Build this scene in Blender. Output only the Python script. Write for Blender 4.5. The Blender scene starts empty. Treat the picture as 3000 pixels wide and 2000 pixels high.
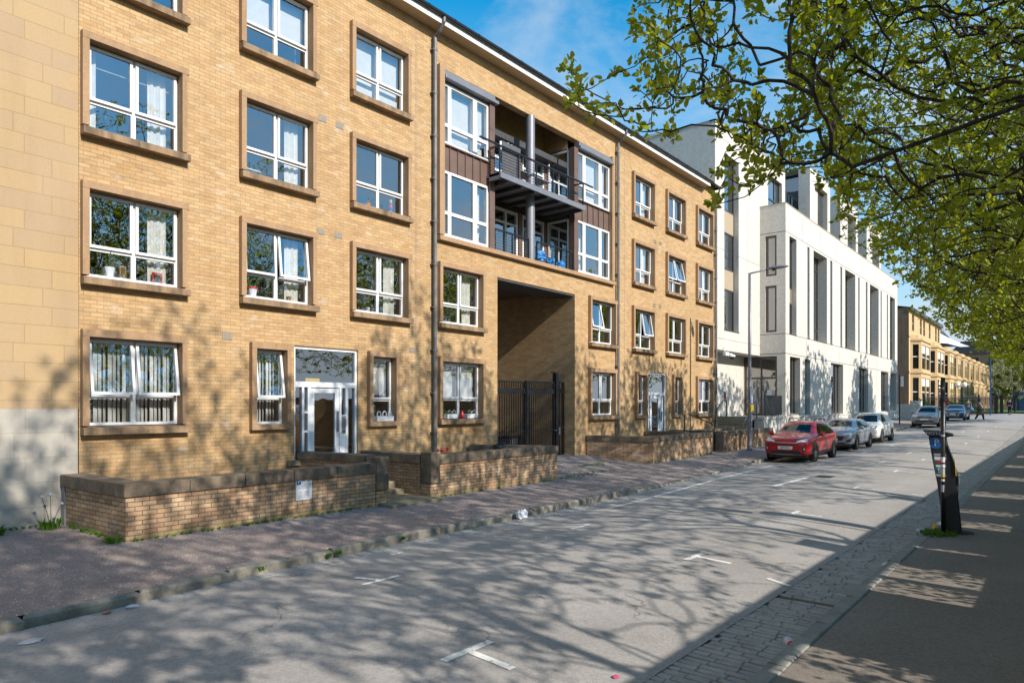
import bpy, math, random
import numpy as np
from mathutils import Vector, Matrix
from mathutils.bvhtree import BVHTree
random.seed(7)
SC = bpy.context.scene
COL = SC.collection
R = math.radians

# ------------------------------------------------------------------ camera
# world: +x runs along the street, +y into the brick facade (plane y = 13.9), z up
TH = R(39.335)
cam = bpy.data.cameras.new("camera")
cam.lens = 24.0; cam.sensor_width = 36.0; cam.shift_y = 0.062
cam.clip_start = 0.05; cam.clip_end = 4000
camo = bpy.data.objects.new("camera", cam); COL.objects.link(camo)
camo.location = (0, 0, 2.2); camo.rotation_euler = (R(90), 0, TH - R(90))
SC.camera = camo

# ------------------------------------------------------------------ light
SUN_EL, SUN_AZ = R(31), R(4.8)
sd = Vector((-math.sin(SUN_AZ)*math.cos(SUN_EL), -math.cos(SUN_AZ)*math.cos(SUN_EL), math.sin(SUN_EL)))
sl = bpy.data.lights.new("sun", 'SUN'); sl.energy = 5.0; sl.angle = R(0.6); sl.color = (1.0, 0.935, 0.84)
so = bpy.data.objects.new("sun", sl); COL.objects.link(so)
so.rotation_euler = sd.to_track_quat('Z', 'Y').to_euler(); so.location = (0, -20, 30)

W = bpy.data.worlds.new("World"); SC.world = W; W.use_nodes = True
nt = W.node_tree; N = nt.nodes; Lk = nt.links; N.clear()
out = N.new('ShaderNodeOutputWorld'); bg = N.new('ShaderNodeBackground')
sky = N.new('ShaderNodeTexSky'); sky.sky_type = 'NISHITA'; sky.sun_disc = False
sky.sun_elevation = SUN_EL; sky.sun_rotation = R(180) + SUN_AZ
sky.air_density = 1.0; sky.dust_density = 0.5; sky.ozone_density = 2.0
hs = N.new('ShaderNodeHueSaturation'); hs.inputs['Saturation'].default_value = 2.15; hs.inputs['Hue'].default_value = 0.484
hs.inputs['Value'].default_value = 1.4
tc = N.new('ShaderNodeTexCoord'); mp = N.new('ShaderNodeMapping'); mp.inputs['Scale'].default_value = (1.0, 1.6, 3.4)
mp.inputs['Rotation'].default_value = (0.2, 0.1, 0.5)
nz = N.new('ShaderNodeTexNoise'); nz.inputs['Scale'].default_value = 2.3; nz.inputs['Detail'].default_value = 9; nz.inputs['Roughness'].default_value = 0.6
nz.inputs['Distortion'].default_value = 0.5
cr = N.new('ShaderNodeValToRGB'); cr.color_ramp.elements[0].position = 0.44; cr.color_ramp.elements[1].position = 0.76
sx = N.new('ShaderNodeSeparateXYZ'); mr = N.new('ShaderNodeMapRange')
mr.inputs['From Min'].default_value = 0.0; mr.inputs['From Max'].default_value = 0.52; mr.inputs['To Min'].default_value = 1.0; mr.inputs['To Max'].default_value = 0.0
ad = N.new('ShaderNodeMath'); ad.operation = 'MULTIPLY_ADD'; ad.inputs[1].default_value = 0.7; ad.use_clamp = True
mx = N.new('ShaderNodeMix'); mx.data_type = 'RGBA'; mx.inputs[7].default_value = (3.7, 4.35, 5.0, 1)
Lk.new(sky.outputs[0], hs.inputs['Color']); Lk.new(tc.outputs['Generated'], mp.inputs[0]); Lk.new(mp.outputs[0], nz.inputs['Vector'])
Lk.new(nz.outputs['Fac'], cr.inputs[0]); Lk.new(tc.outputs['Generated'], sx.inputs[0]); Lk.new(sx.outputs['Z'], mr.inputs['Value'])
Lk.new(cr.outputs[0], ad.inputs[0]); Lk.new(mr.outputs[0], ad.inputs[2])
Lk.new(ad.outputs[0], mx.inputs[0]); Lk.new(hs.outputs[0], mx.inputs[6]); Lk.new(mx.outputs[2], bg.inputs['Color'])
bg.inputs['Strength'].default_value = 0.145
Lk.new(bg.outputs[0], out.inputs['Surface'])
SC.view_settings.view_transform = 'Standard'; SC.view_settings.look = 'None'
SC.view_settings.exposure = 0.27; SC.view_settings.gamma = 1.0
SC.cycles.max_bounces = 8; SC.cycles.transparent_max_bounces = 12; SC.cycles.diffuse_bounces = 3
SC.cycles.use_denoising = True
SC.cycles.sample_clamp_indirect = 6.0
SC.cycles.caustics_reflective = False; SC.cycles.caustics_refractive = False

# ------------------------------------------------------------------ node helpers
class NT:
    def __init__(s, name):
        s.m = bpy.data.materials.new(name); s.m.use_nodes = True
        s.t = s.m.node_tree; s.t.nodes.clear()
        s.o = s.t.nodes.new('ShaderNodeOutputMaterial')
    def n(s, typ, **kw):
        nd = s.t.nodes.new(typ)
        for k, v in kw.items():
            if k.startswith('i_'):
                nd.inputs[k[2:].replace('_', ' ')].default_value = v
            else: setattr(nd, k, v)
        return nd
    def l(s, a, b): s.t.links.new(a, b)
    def math(s, op, a, b=None, c=None, clamp=False):
        nd = s.n('ShaderNodeMath', operation=op, use_clamp=clamp)
        for i, v in enumerate((a, b, c)):
            if v is None: continue
            if isinstance(v, (int, float)): nd.inputs[i].default_value = v
            else: s.l(v, nd.inputs[i])
        return nd.outputs[0]
    def pos(s): return s.n('ShaderNodeNewGeometry').outputs['Position']
    def objc(s): return s.n('ShaderNodeTexCoord').outputs['Object']
    def noise(s, vec, scale, detail=4, rough=0.55, dist=0.0):
        nd = s.n('ShaderNodeTexNoise'); nd.inputs['Scale'].default_value = scale; nd.inputs['Detail'].default_value = detail
        nd.inputs['Roughness'].default_value = rough; nd.inputs['Distortion'].default_value = dist
        s.l(vec, nd.inputs['Vector']); return nd.outputs['Fac']
    def ramp(s, fac, stops):
        nd = s.n('ShaderNodeValToRGB'); el = nd.color_ramp.elements
        while len(el) < len(stops): el.new(0.5)
        for e, (p, c) in zip(el, stops):
            e.position = p; e.color = (c, c, c, 1) if isinstance(c, (int, float)) else (*c, 1)
        s.l(fac, nd.inputs[0]); return nd.outputs[0]
    def mix(s, fac, a, b, blend='MIX'):
        nd = s.n('ShaderNodeMix', data_type='RGBA', blend_type=blend)
        for k, v in ((0, fac), (6, a), (7, b)):
            if isinstance(v, (int, float)): nd.inputs[k].default_value = v
            elif isinstance(v, tuple): nd.inputs[k].default_value = (*v, 1) if len(v) == 3 else v
            else: s.l(v, nd.inputs[k])
        return nd.outputs[2]
    def scalev(s, vec, sc):
        nd = s.n('ShaderNodeMapping'); nd.inputs['Scale'].default_value = sc; s.l(vec, nd.inputs[0]); return nd.outputs[0]
    def bump(s, h, strength=0.3, dist=0.01):
        nd = s.n('ShaderNodeBump'); nd.inputs['Strength'].default_value = strength; nd.inputs['Distance'].default_value = dist
        s.l(h, nd.inputs['Height']); return nd.outputs[0]
    def bsdf(s, col, rough=0.8, metal=0.0, normal=None, spec=0.5, coat=0.0):
        nd = s.n('ShaderNodeBsdfPrincipled')
        if isinstance(col, tuple): nd.inputs['Base Color'].default_value = (*col, 1)
        else: s.l(col, nd.inputs['Base Color'])
        if isinstance(rough, (int, float)): nd.inputs['Roughness'].default_value = rough
        else: s.l(rough, nd.inputs['Roughness'])
        nd.inputs['Metallic'].default_value = metal; nd.inputs['Specular IOR Level'].default_value = spec
        nd.inputs['Coat Weight'].default_value = coat; nd.inputs['Coat Roughness'].default_value = 0.04
        if normal is not None: s.l(normal, nd.inputs['Normal'])
        s.l(nd.outputs[0], s.o.inputs['Surface']); return nd

def plain(name, col, rough=0.7, metal=0.0, spec=0.5, coat=0.0, var=0.12, vs=6.0):
    t = NT(name)
    f = t.noise(t.objc(), vs, 3)
    lo = tuple(c*(1-var) for c in col); hi = tuple(min(1, c*(1+var)) for c in col)
    t.bsdf(t.ramp(f, [(0.3, lo), (0.7, hi)]), rough, metal, None, spec, coat)
    return t.m

def brick_mat(name, c1, c2, mortar, c3=None, weather=0.25, wc=(0.3, 0.24, 0.17), low=None, white=False, ms=0.006):
    t = NT(name)
    p = t.n('ShaderNodeSeparateXYZ'); t.l(t.pos(), p.inputs[0])
    u = t.math('ADD', p.outputs['X'], p.outputs['Y'])
    cb = t.n('ShaderNodeCombineXYZ'); t.l(u, cb.inputs[0]); t.l(p.outputs['Z'], cb.inputs[1])
    br = t.n('ShaderNodeTexBrick', offset=0.5, squash=1.0)
    br.inputs['Color1'].default_value = (*c1, 1); br.inputs['Color2'].default_value = (*c2, 1); br.inputs['Mortar'].default_value = (*mortar, 1)
    br.inputs['Scale'].default_value = 1.0; br.inputs['Mortar Size'].default_value = ms; br.inputs['Mortar Smooth'].default_value = 0.15
    br.inputs['Bias'].default_value = 0.0; br.inputs['Brick Width'].default_value = 0.225; br.inputs['Row Height'].default_value = 0.075
    t.l(cb.outputs[0], br.inputs['Vector'])
    n1 = t.noise(t.pos(), 0.55, 5); n2 = t.noise(t.pos(), 26, 4, 0.7)
    col = t.mix(t.math('MULTIPLY', t.ramp(n1, [(0.45, 0.0), (0.75, 1.0)]), weather), br.outputs['Color'], wc, 'MULTIPLY')
    col = t.mix(0.5, col, t.ramp(n2, [(0.25, (0.72, 0.70, 0.68)), (0.75, (1.12, 1.1, 1.1))]), 'MULTIPLY')
    sv = t.noise(t.scalev(t.pos(), (1.7, 1.7, 0.16)), 1.5, 6, 0.7)
    col = t.mix(t.ramp(sv, [(0.50, 0.0), (0.78, 0.42)]), col, wc, 'MULTIPLY')
    bn = t.noise(t.scalev(cb.outputs[0], (4.44, 13.3, 1)), 0.55, 1, 0.9)
    col = t.mix(0.8, col, t.ramp(bn, [(0.30, (0.86, 0.84, 0.86)), (0.5, (1, 1, 1)), (0.70, (1.10, 1.04, 0.98))]), 'MULTIPLY')
    if white:
        n3 = t.noise(t.scalev(t.pos(), (1, 1, 2.2)), 1.3, 6, 0.7)
        col = t.mix(t.math('MULTIPLY', t.ramp(n3, [(0.60, 0.0), (0.72, 1.0)]), 0.6), col, (0.62, 0.56, 0.5))
    if low is not None:
        h = t.math('ADD', t.math('MULTIPLY', p.outputs['Z'], -2.6), t.math('MULTIPLY', t.noise(t.pos(), 3.2, 5), 1.5))
        col = t.mix(t.ramp(h, [(0.15, 0.0), (0.75, 0.8)]), col, low)
    hgt = t.math('SUBTRACT', t.math('MULTIPLY', n2, 0.25), br.outputs['Fac'])
    t.bsdf(col, 0.9, 0, t.bump(hgt, 0.4, 0.005), 0.25)
    return t.m

def stone_mat(name, c, dark, amount=0.5, scale=2.5, streak=True, rough=0.9, lichen=None, bmp=0.25):
    t = NT(name); P = t.pos()
    f = t.noise(t.scalev(P, (1.6, 1.6, 0.35)) if streak else P, scale, 6, 0.65)
    g = t.noise(P, scale*9, 5, 0.7)
    col = t.mix(t.math('MULTIPLY', t.ramp(f, [(0.38, 0.0), (0.68, 1.0)]), amount), c, dark)
    col = t.mix(0.6, col, t.ramp(g, [(0.25, (0.7, 0.68, 0.66)), (0.75, (1.2, 1.2, 1.2))]), 'MULTIPLY')
    if lichen:
        k = t.noise(P, scale*4.3, 5, 0.75)
        col = t.mix(t.ramp(k, [(0.60, 0.0), (0.72, 0.7)]), col, lichen)
    t.bsdf(col, rough, 0, t.bump(g, bmp, 0.01), 0.25)
    return t.m

M = {}
M['brick'] = brick_mat('yellow_brick', (0.47, 0.30, 0.145), (0.56, 0.39, 0.21), (0.35, 0.23, 0.12), weather=0.45, wc=(0.78, 0.72, 0.66), white=True)
M['brick_low'] = brick_mat('pink_brick', (0.44, 0.27, 0.155), (0.62, 0.44, 0.27), (0.20, 0.145, 0.105), ms=0.008, weather=0.7, wc=(0.55, 0.48, 0.45), low=(0.20, 0.19, 0.08), white=True)
M['surround'] = stone_mat('brown_cast_stone', (0.42, 0.27, 0.155), (0.29, 0.18, 0.10), 0.7, 2.2)
M['sill'] = stone_mat('weathered_sill_stone', (0.36, 0.24, 0.14), (0.11, 0.08, 0.055), 0.85, 3.0)
M['coping'] = stone_mat('dark_coping_stone', (0.25, 0.19, 0.135), (0.075, 0.06, 0.047), 0.85, 2.6, False, 0.95, (0.34, 0.29, 0.2))
M['step'] = stone_mat('worn_step_stone', (0.33, 0.27, 0.18), (0.14, 0.12, 0.08), 0.7, 3.0, False)
M['kerb'] = stone_mat('granite_kerb', (0.33, 0.30, 0.25), (0.12, 0.11, 0.09), 0.8, 3.4, False, 0.85, (0.44, 0.40, 0.33), 0.5)
M['kerb_pale'] = stone_mat('pale_granite_kerb', (0.31, 0.31, 0.28), (0.18, 0.175, 0.155), 0.7, 3.4, False, 0.85, None, 0.5)
M['white_wall'] = stone_mat('pale_cast_stone', (0.64, 0.60, 0.535), (0.53, 0.49, 0.43), 0.5, 0.7, True, 0.85, None, 0.05)
M['terrace'] = stone_mat('honey_sandstone', (0.62, 0.44, 0.235), (0.44, 0.30, 0.16), 0.6, 0.9, True)
M['upvc'] = plain('white_upvc', (0.74, 0.74, 0.735), 0.35, var=0.03)
M['door_white'] = plain('white_painted_door', (0.74, 0.75, 0.77), 0.4, var=0.04)
M['zinc'] = plain('brown_zinc_panel', (0.17, 0.105, 0.08), 0.5, 0.2, var=0.12, vs=3)
M['grey_metal'] = plain('grey_painted_metal', (0.22, 0.22, 0.24), 0.45, 0.3, var=0.1, vs=3)
M['lead'] = plain('cast_iron_pipe', (0.15, 0.15, 0.155), 0.5, 0.2, var=0.25, vs=3)
M['black'] = plain('black_painted_metal', (0.012, 0.012, 0.013), 0.4, 0.0, var=0.3)
M['blackp'] = plain('black_plastic', (0.02, 0.02, 0.022), 0.5, var=0.2)
M['roof'] = plain('dark_roof_sheet', (0.06, 0.06, 0.065), 0.6, var=0.2)
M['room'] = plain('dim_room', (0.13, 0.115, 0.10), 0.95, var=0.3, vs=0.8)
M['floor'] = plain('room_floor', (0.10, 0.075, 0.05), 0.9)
M['curtain'] = plain('white_curtain', (0.86, 0.85, 0.82), 0.95, var=0.06)
M['blind'] = plain('pale_blind', (0.84, 0.84, 0.82), 0.9, var=0.05)
M['bronze'] = plain('bronze_window_frame', (0.10, 0.085, 0.07), 0.4, 0.4, var=0.1)
M['panel'] = plain('tan_spandrel', (0.42, 0.33, 0.22), 0.6, var=0.06)
M['redpot'] = plain('red_glaze', (0.55, 0.03, 0.02), 0.3)
M['white'] = plain('white_paint', (0.8, 0.8, 0.8), 0.5, var=0.03)
M['yellow'] = plain('yellow_paint', (0.75, 0.5, 0.02), 0.5)
M['blue'] = plain('blue_paint', (0.012, 0.05, 0.16), 0.45)
M['signblue'] = plain('sign_blue', (0.01, 0.13, 0.42), 0.45, var=0.03)
M['teal'] = plain('teal_label', (0.01, 0.17, 0.19), 0.5, var=0.05)
M['red'] = plain('red_label', (0.55, 0.02, 0.03), 0.5)
M['ink'] = plain('ink', (0.05, 0.06, 0.10), 0.7)
M['inkgrey'] = plain('faded_ink', (0.38, 0.40, 0.48), 0.7)
M['soil'] = plain('soil', (0.05, 0.035, 0.022), 0.95)
M['terracotta'] = plain('terracotta', (0.42, 0.17, 0.08), 0.8)
M['rubber'] = plain('tyre_rubber', (0.014, 0.014, 0.014), 0.7)
M['rim'] = plain('alloy_rim', (0.42, 0.42, 0.44), 0.3, 0.8)
M['chrome'] = plain('bright_trim', (0.62, 0.63, 0.65), 0.2, 0.9)
M['lens'] = plain('headlamp_lens', (0.72, 0.74, 0.78), 0.12, 0.2)
M['plate'] = plain('number_plate', (0.78, 0.78, 0.74), 0.5, var=0.02)
M['maroon'] = plain('maroon_sign', (0.20, 0.012, 0.02), 0.5)
M['gold'] = plain('cream_lettering', (0.62, 0.5, 0.36), 0.6)
M['globe'] = plain('opal_glass', (0.85, 0.85, 0.83), 0.3, var=0.02)
M['canvas'] = plain('white_canvas', (0.84, 0.84, 0.83), 0.7, var=0.03)
M['litter'] = plain('crumpled_white_plastic', (0.55, 0.58, 0.65), 0.35, var=0.1)
M['wood'] = plain('brown_timber', (0.20, 0.11, 0.05), 0.7, var=0.3, vs=10)
M['hivis'] = plain('hi_vis_cloth', (0.55, 0.85, 0.05), 0.8)
M['skin'] = plain('skin', (0.55, 0.33, 0.24), 0.6)
M['hair'] = plain('dark_hair', (0.03, 0.02, 0.015), 0.6)
M['cloth_olive'] = plain('olive_coat_cloth', (0.075, 0.065, 0.04), 0.9)
M['cloth_navy'] = plain('navy_cloth', (0.015, 0.018, 0.03), 0.9)
M['cloth_black'] = plain('black_cloth', (0.012, 0.012, 0.013), 0.9)
M['cloth_grey'] = plain('grey_cloth', (0.10, 0.10, 0.11), 0.9)
M['pinkcloth'] = plain('pink_cloth', (0.55, 0.06, 0.20), 0.8)
M['bagblue'] = plain('blue_bag_plastic', (0.03, 0.25, 0.62), 0.5)

def glass_mat(name, tint=(0.97, 0.99, 0.99), base=0.10, gain=1.5, wobble=0.004):
    t = NT(name)
    fr = t.n('ShaderNodeFresnel'); fr.inputs['IOR'].default_value = 1.52
    nm = t.bump(t.noise(t.pos(), 1.6, 2), wobble, 1.0)
    t.l(nm, fr.inputs['Normal'])
    f = t.math('MULTIPLY_ADD', fr.outputs[0], gain, base, clamp=True)
    tr = t.n('ShaderNodeBsdfTransparent'); tr.inputs[0].default_value = (*tint, 1)
    gl = t.n('ShaderNodeBsdfGlossy'); gl.inputs['Roughness'].default_value = 0.0; gl.inputs[0].default_value = (0.95, 0.97, 1, 1)
    t.l(nm, gl.inputs['Normal'])
    mx = t.n('ShaderNodeMixShader'); t.l(f, mx.inputs[0]); t.l(tr.outputs[0], mx.inputs[1]); t.l(gl.outputs[0], mx.inputs[2])
    t.l(mx.outputs[0], t.o.inputs['Surface']); return t.m
M['glass'] = glass_mat('window_glass', base=0.19, gain=2.5)
M['glass_dark'] = glass_mat('tinted_glass', (0.42, 0.46, 0.46), 0.20, 1.8)
def carglass():
    t = NT('car_glass'); t.bsdf((0.005, 0.006, 0.007), 0.05, 0, None, 0.30, 0.0); return t.m
M['carglass'] = carglass()
def paint(name, c, metal=0.3):
    t = NT(name); t.bsdf(c, 0.32, metal, None, 0.4, 0.6); return t.m
M['car_red'] = paint('red_car_paint', (0.44, 0.003, 0.010), 0.1)
M['car_silver'] = paint('silver_car_paint', (0.34, 0.37, 0.42), 0.45)
M['car_white'] = paint('white_car_paint', (0.62, 0.62, 0.58), 0.05)
M['car_grey'] = paint('warm_grey_car_paint', (0.33, 0.31, 0.31), 0.45)
M['car_blue'] = paint('deep_blue_car_paint', (0.012, 0.075, 0.16), 0.4)

def sandstone(name='smooth_sandstone_ashlar', c1=(0.47, 0.325, 0.165), c2=(0.41, 0.29, 0.18), mo=(0.33, 0.23, 0.105), tint=(0.46, 0.325, 0.22), rh=0.326):
    t = NT(name)
    p = t.n('ShaderNodeSeparateXYZ'); t.l(t.pos(), p.inputs[0])
    cb = t.n('ShaderNodeCombineXYZ'); t.l(t.math('ADD', p.outputs['X'], p.outputs['Y']), cb.inputs[0]); t.l(p.outputs['Z'], cb.inputs[1])
    br = t.n('ShaderNodeTexBrick', offset=0.43, offset_frequency=2, squash=0.8, squash_frequency=3)
    br.inputs['Color1'].default_value = (*c1, 1); br.inputs['Color2'].default_value = (*c2, 1); br.inputs['Mortar'].default_value = (*mo, 1)
    br.inputs['Scale'].default_value = 1.0; br.inputs['Mortar Size'].default_value = 0.007; br.inputs['Brick Width'].default_value = 0.95; br.inputs['Row Height'].default_value = rh
    t.l(cb.outputs[0], br.inputs['Vector'])
    n = t.noise(t.pos(), 1.1, 6, 0.6); g = t.noise(t.pos(), 38, 4, 0.7)
    col = t.mix(t.ramp(n, [(0.35, 0.0), (0.7, 0.45)]), br.outputs['Color'], tint)
    col = t.mix(0.35, col, t.ramp(g, [(0.25, (0.75, 0.74, 0.72)), (0.75, (1.15, 1.15, 1.15))]), 'MULTIPLY')
    st = t.noise(t.scalev(t.pos(), (1.4, 1.4, 0.22)), 1.2, 6, 0.7)
    col = t.mix(t.ramp(st, [(0.48, 0.0), (0.8, 0.5)]), col, (0.78, 0.76, 0.78), 'MULTIPLY')
    t.bsdf(col, 0.92, 0, t.bump(t.math('SUBTRACT', t.math('MULTIPLY', g, 0.2), br.outputs['Fac']), 0.3, 0.005), 0.2); return t.m
M['sandstone'] = sandstone()
M['plinth_stone'] = sandstone('pale_grey_ashlar', (0.47, 0.43, 0.37), (0.44, 0.40, 0.35), (0.37, 0.335, 0.285), (0.40, 0.365, 0.31), 0.43)
M['render'] = stone_mat('grey_base_render', (0.52, 0.48, 0.42), (0.38, 0.35, 0.30), 0.6, 1.2, False, 0.92)

def asphalt(name, c, speck, amount, grain=0.25, stain=(0.6, 0.58, 0.56), stain_amt=0.6, spscale=55, spth=(0.055, 0.085), bump=0.4):
    t = NT(name); P = t.pos()
    f = t.noise(P, 0.6, 6, 0.6); g = t.noise(P, 95, 3, 0.8); h = t.noise(P, 7, 5, 0.7)
    col = t.mix(t.math('MULTIPLY', t.ramp(f, [(0.35, 0.0), (0.7, 1.0)]), stain_amt), c, tuple(a*b for a, b in zip(c, stain)))
    col = t.mix(t.ramp(h, [(0.4, 0.0), (0.7, 0.35)]), col, tuple(a*0.78 for a in c))
    col = t.mix(0.7, col, t.ramp(g, [(0.28, 1-grain*2), (0.72, 1+grain*2)]), 'MULTIPLY')
    m2 = t.noise(P, 24, 4, 0.75); col = t.mix(0.8, col, t.ramp(m2, [(0.30, 0.70), (0.5, 0.98), (0.72, 1.25)]), 'MULTIPLY')
    if name == 'worn_asphalt':
        ln = t.noise(t.scalev(P, (0.10, 1.3, 1)), 1.2, 5, 0.6)
        col = t.mix(t.ramp(ln, [(0.42, 0.0), (0.7, 0.30)]), col, tuple(a*0.66 for a in c))
        vc = t.n('ShaderNodeTexVoronoi', feature='DISTANCE_TO_EDGE'); vc.inputs['Scale'].default_value = 0.42
        dv = t.n('ShaderNodeVectorMath', operation='ADD'); nv = t.n('ShaderNodeTexNoise'); nv.inputs['Scale'].default_value = 2.2; nv.inputs['Detail'].default_value = 6
        t.l(P, nv.inputs['Vector']); t.l(P, dv.inputs[0]); t.l(nv.outputs['Color'], dv.inputs[1]); t.l(dv.outputs[0], vc.inputs['Vector'])
        keepc = t.ramp(t.noise(P, 0.35, 3), [(0.52, 0.0), (0.60, 0.55)])
        col = t.mix(t.math('MULTIPLY', t.ramp(vc.outputs['Distance'], [(0.004, 1.0), (0.010, 0.0)]), keepc), col, (0.09, 0.08, 0.07))
    if amount:
        v = t.n('ShaderNodeTexVoronoi'); v.inputs['Scale'].default_value = spscale; v.inputs['Randomness'].default_value = 1.0
        t.l(P, v.inputs['Vector'])
        m = t.ramp(v.outputs['Distance'], [(spth[0], 1.0), (spth[1], 0.0)])
        s2 = t.noise(P, 1.1, 4, 0.6)
        sp = t.n('ShaderNodeSeparateColor'); t.l(v.outputs['Color'], sp.inputs[0])
        keep = t.math('LESS_THAN', sp.outputs[0], t.math('MULTIPLY', t.ramp(s2, [(0.3, 0.15), (0.7, 1.0)]), amount))
        col = t.mix(t.math('MULTIPLY', m, keep), col, speck)
    t.bsdf(col, 0.92, 0, t.bump(g, bump, 0.004), 0.25); return t.m
M['road'] = asphalt('worn_asphalt', (0.42, 0.39, 0.365), (0.6, 0.57, 0.5), 0.04, 0.2, spscale=18, spth=(0.03, 0.05))
M['path'] = asphalt('brown_pavement', (0.35, 0.28, 0.25), (0.95, 0.82, 0.76), 0.75, 0.3, spscale=27, spth=(0.16, 0.25))
M['path_dark'] = asphalt('dark_pavement', (0.275, 0.235, 0.20), (0.6, 0.5, 0.4), 0.05, 0.22, spscale=17, spth=(0.10, 0.16))
M['sett'] = stone_mat('worn_setts', (0.42, 0.40, 0.375), (0.28, 0.265, 0.245), 0.8, 4.0, False, 0.75, (0.36, 0.34, 0.3), 0.5)
M['grit'] = asphalt('joint_grit', (0.17, 0.14, 0.105), (0.3, 0.25, 0.18), 0.2, 0.4)
M['ground'] = asphalt('ground_far', (0.18, 0.16, 0.14), (0.3, 0.3, 0.3), 0.0)
M['lawn'] = plain('lawn_grass', (0.065, 0.19, 0.02), 0.95, var=0.3, vs=2)
def mark():
    t = NT('worn_road_paint'); P = t.pos()
    f = t.noise(P, 14, 6, 0.75); g = t.noise(P, 60, 3, 0.8)
    col = t.mix(t.ramp(f, [(0.53, 0.0), (0.63, 1.0)]), (0.80, 0.78, 0.73), (0.27, 0.25, 0.23))
    t.bsdf(t.mix(0.4, col, t.ramp(g, [(0.3, 0.7), (0.7, 1.2)]), 'MULTIPLY'), 0.85); return t.m
M['mark'] = mark()

def leaf_mat(name, c1, c2, trans, tcol):
    t = NT(name)
    ga = t.n('ShaderNodeNewGeometry').outputs['Random Per Island']
    n = t.noise(t.pos(), 0.8, 3)
    col = t.mix(t.math('MULTIPLY_ADD', n, 0.6, t.math('MULTIPLY', ga, 0.62), clamp=True), c1, c2)
    d = t.n('ShaderNodeBsdfPrincipled'); d.inputs['Roughness'].default_value = 0.45; d.inputs['Specular IOR Level'].default_value = 0.4
    t.l(col, d.inputs['Base Color'])
    tr = t.n('ShaderNodeBsdfTranslucent'); t.l(t.mix(0.8, col, tcol), tr.inputs['Color'])
    mx = t.n('ShaderNodeMixShader'); mx.inputs[0].default_value = trans
    t.l(d.outputs[0], mx.inputs[1]); t.l(tr.outputs[0], mx.inputs[2]); t.l(mx.outputs[0], t.o.inputs['Surface']); return t.m
M['leaf'] = leaf_mat('spring_leaf', (0.05, 0.075, 0.005), (0.22, 0.255, 0.02), 0.52, (0.56, 0.60, 0.02))
M['leaf_weed'] = leaf_mat('weed_leaf', (0.05, 0.14, 0.01), (0.10, 0.24, 0.02), 0.3, (0.2, 0.4, 0.02))
M['leaf_dark'] = leaf_mat('shrub_leaf', (0.03, 0.07, 0.012), (0.07, 0.13, 0.02), 0.25, (0.12, 0.2, 0.02))
M['blossom'] = leaf_mat('blossom_spray', (0.26, 0.28, 0.11), (0.52, 0.50, 0.32), 0.3, (0.42, 0.45, 0.2))
def bark():
    t = NT('tree_bark'); P = t.objc()
    f = t.noise(t.scalev(P, (3, 3, 0.7)), 6, 5, 0.7); g = t.noise(P, 1.6, 4)
    col = t.mix(t.ramp(f, [(0.35, 0.0), (0.65, 1.0)]), (0.018, 0.014, 0.012), (0.065, 0.054, 0.042))
    col = t.mix(t.ramp(g, [(0.5, 0.0), (0.75, 0.4)]), col, (0.07, 0.08, 0.03))
    t.bsdf(col, 0.9, 0, t.bump(f, 0.6, 0.02), 0.2); return t.m
M['bark'] = bark()

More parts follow.
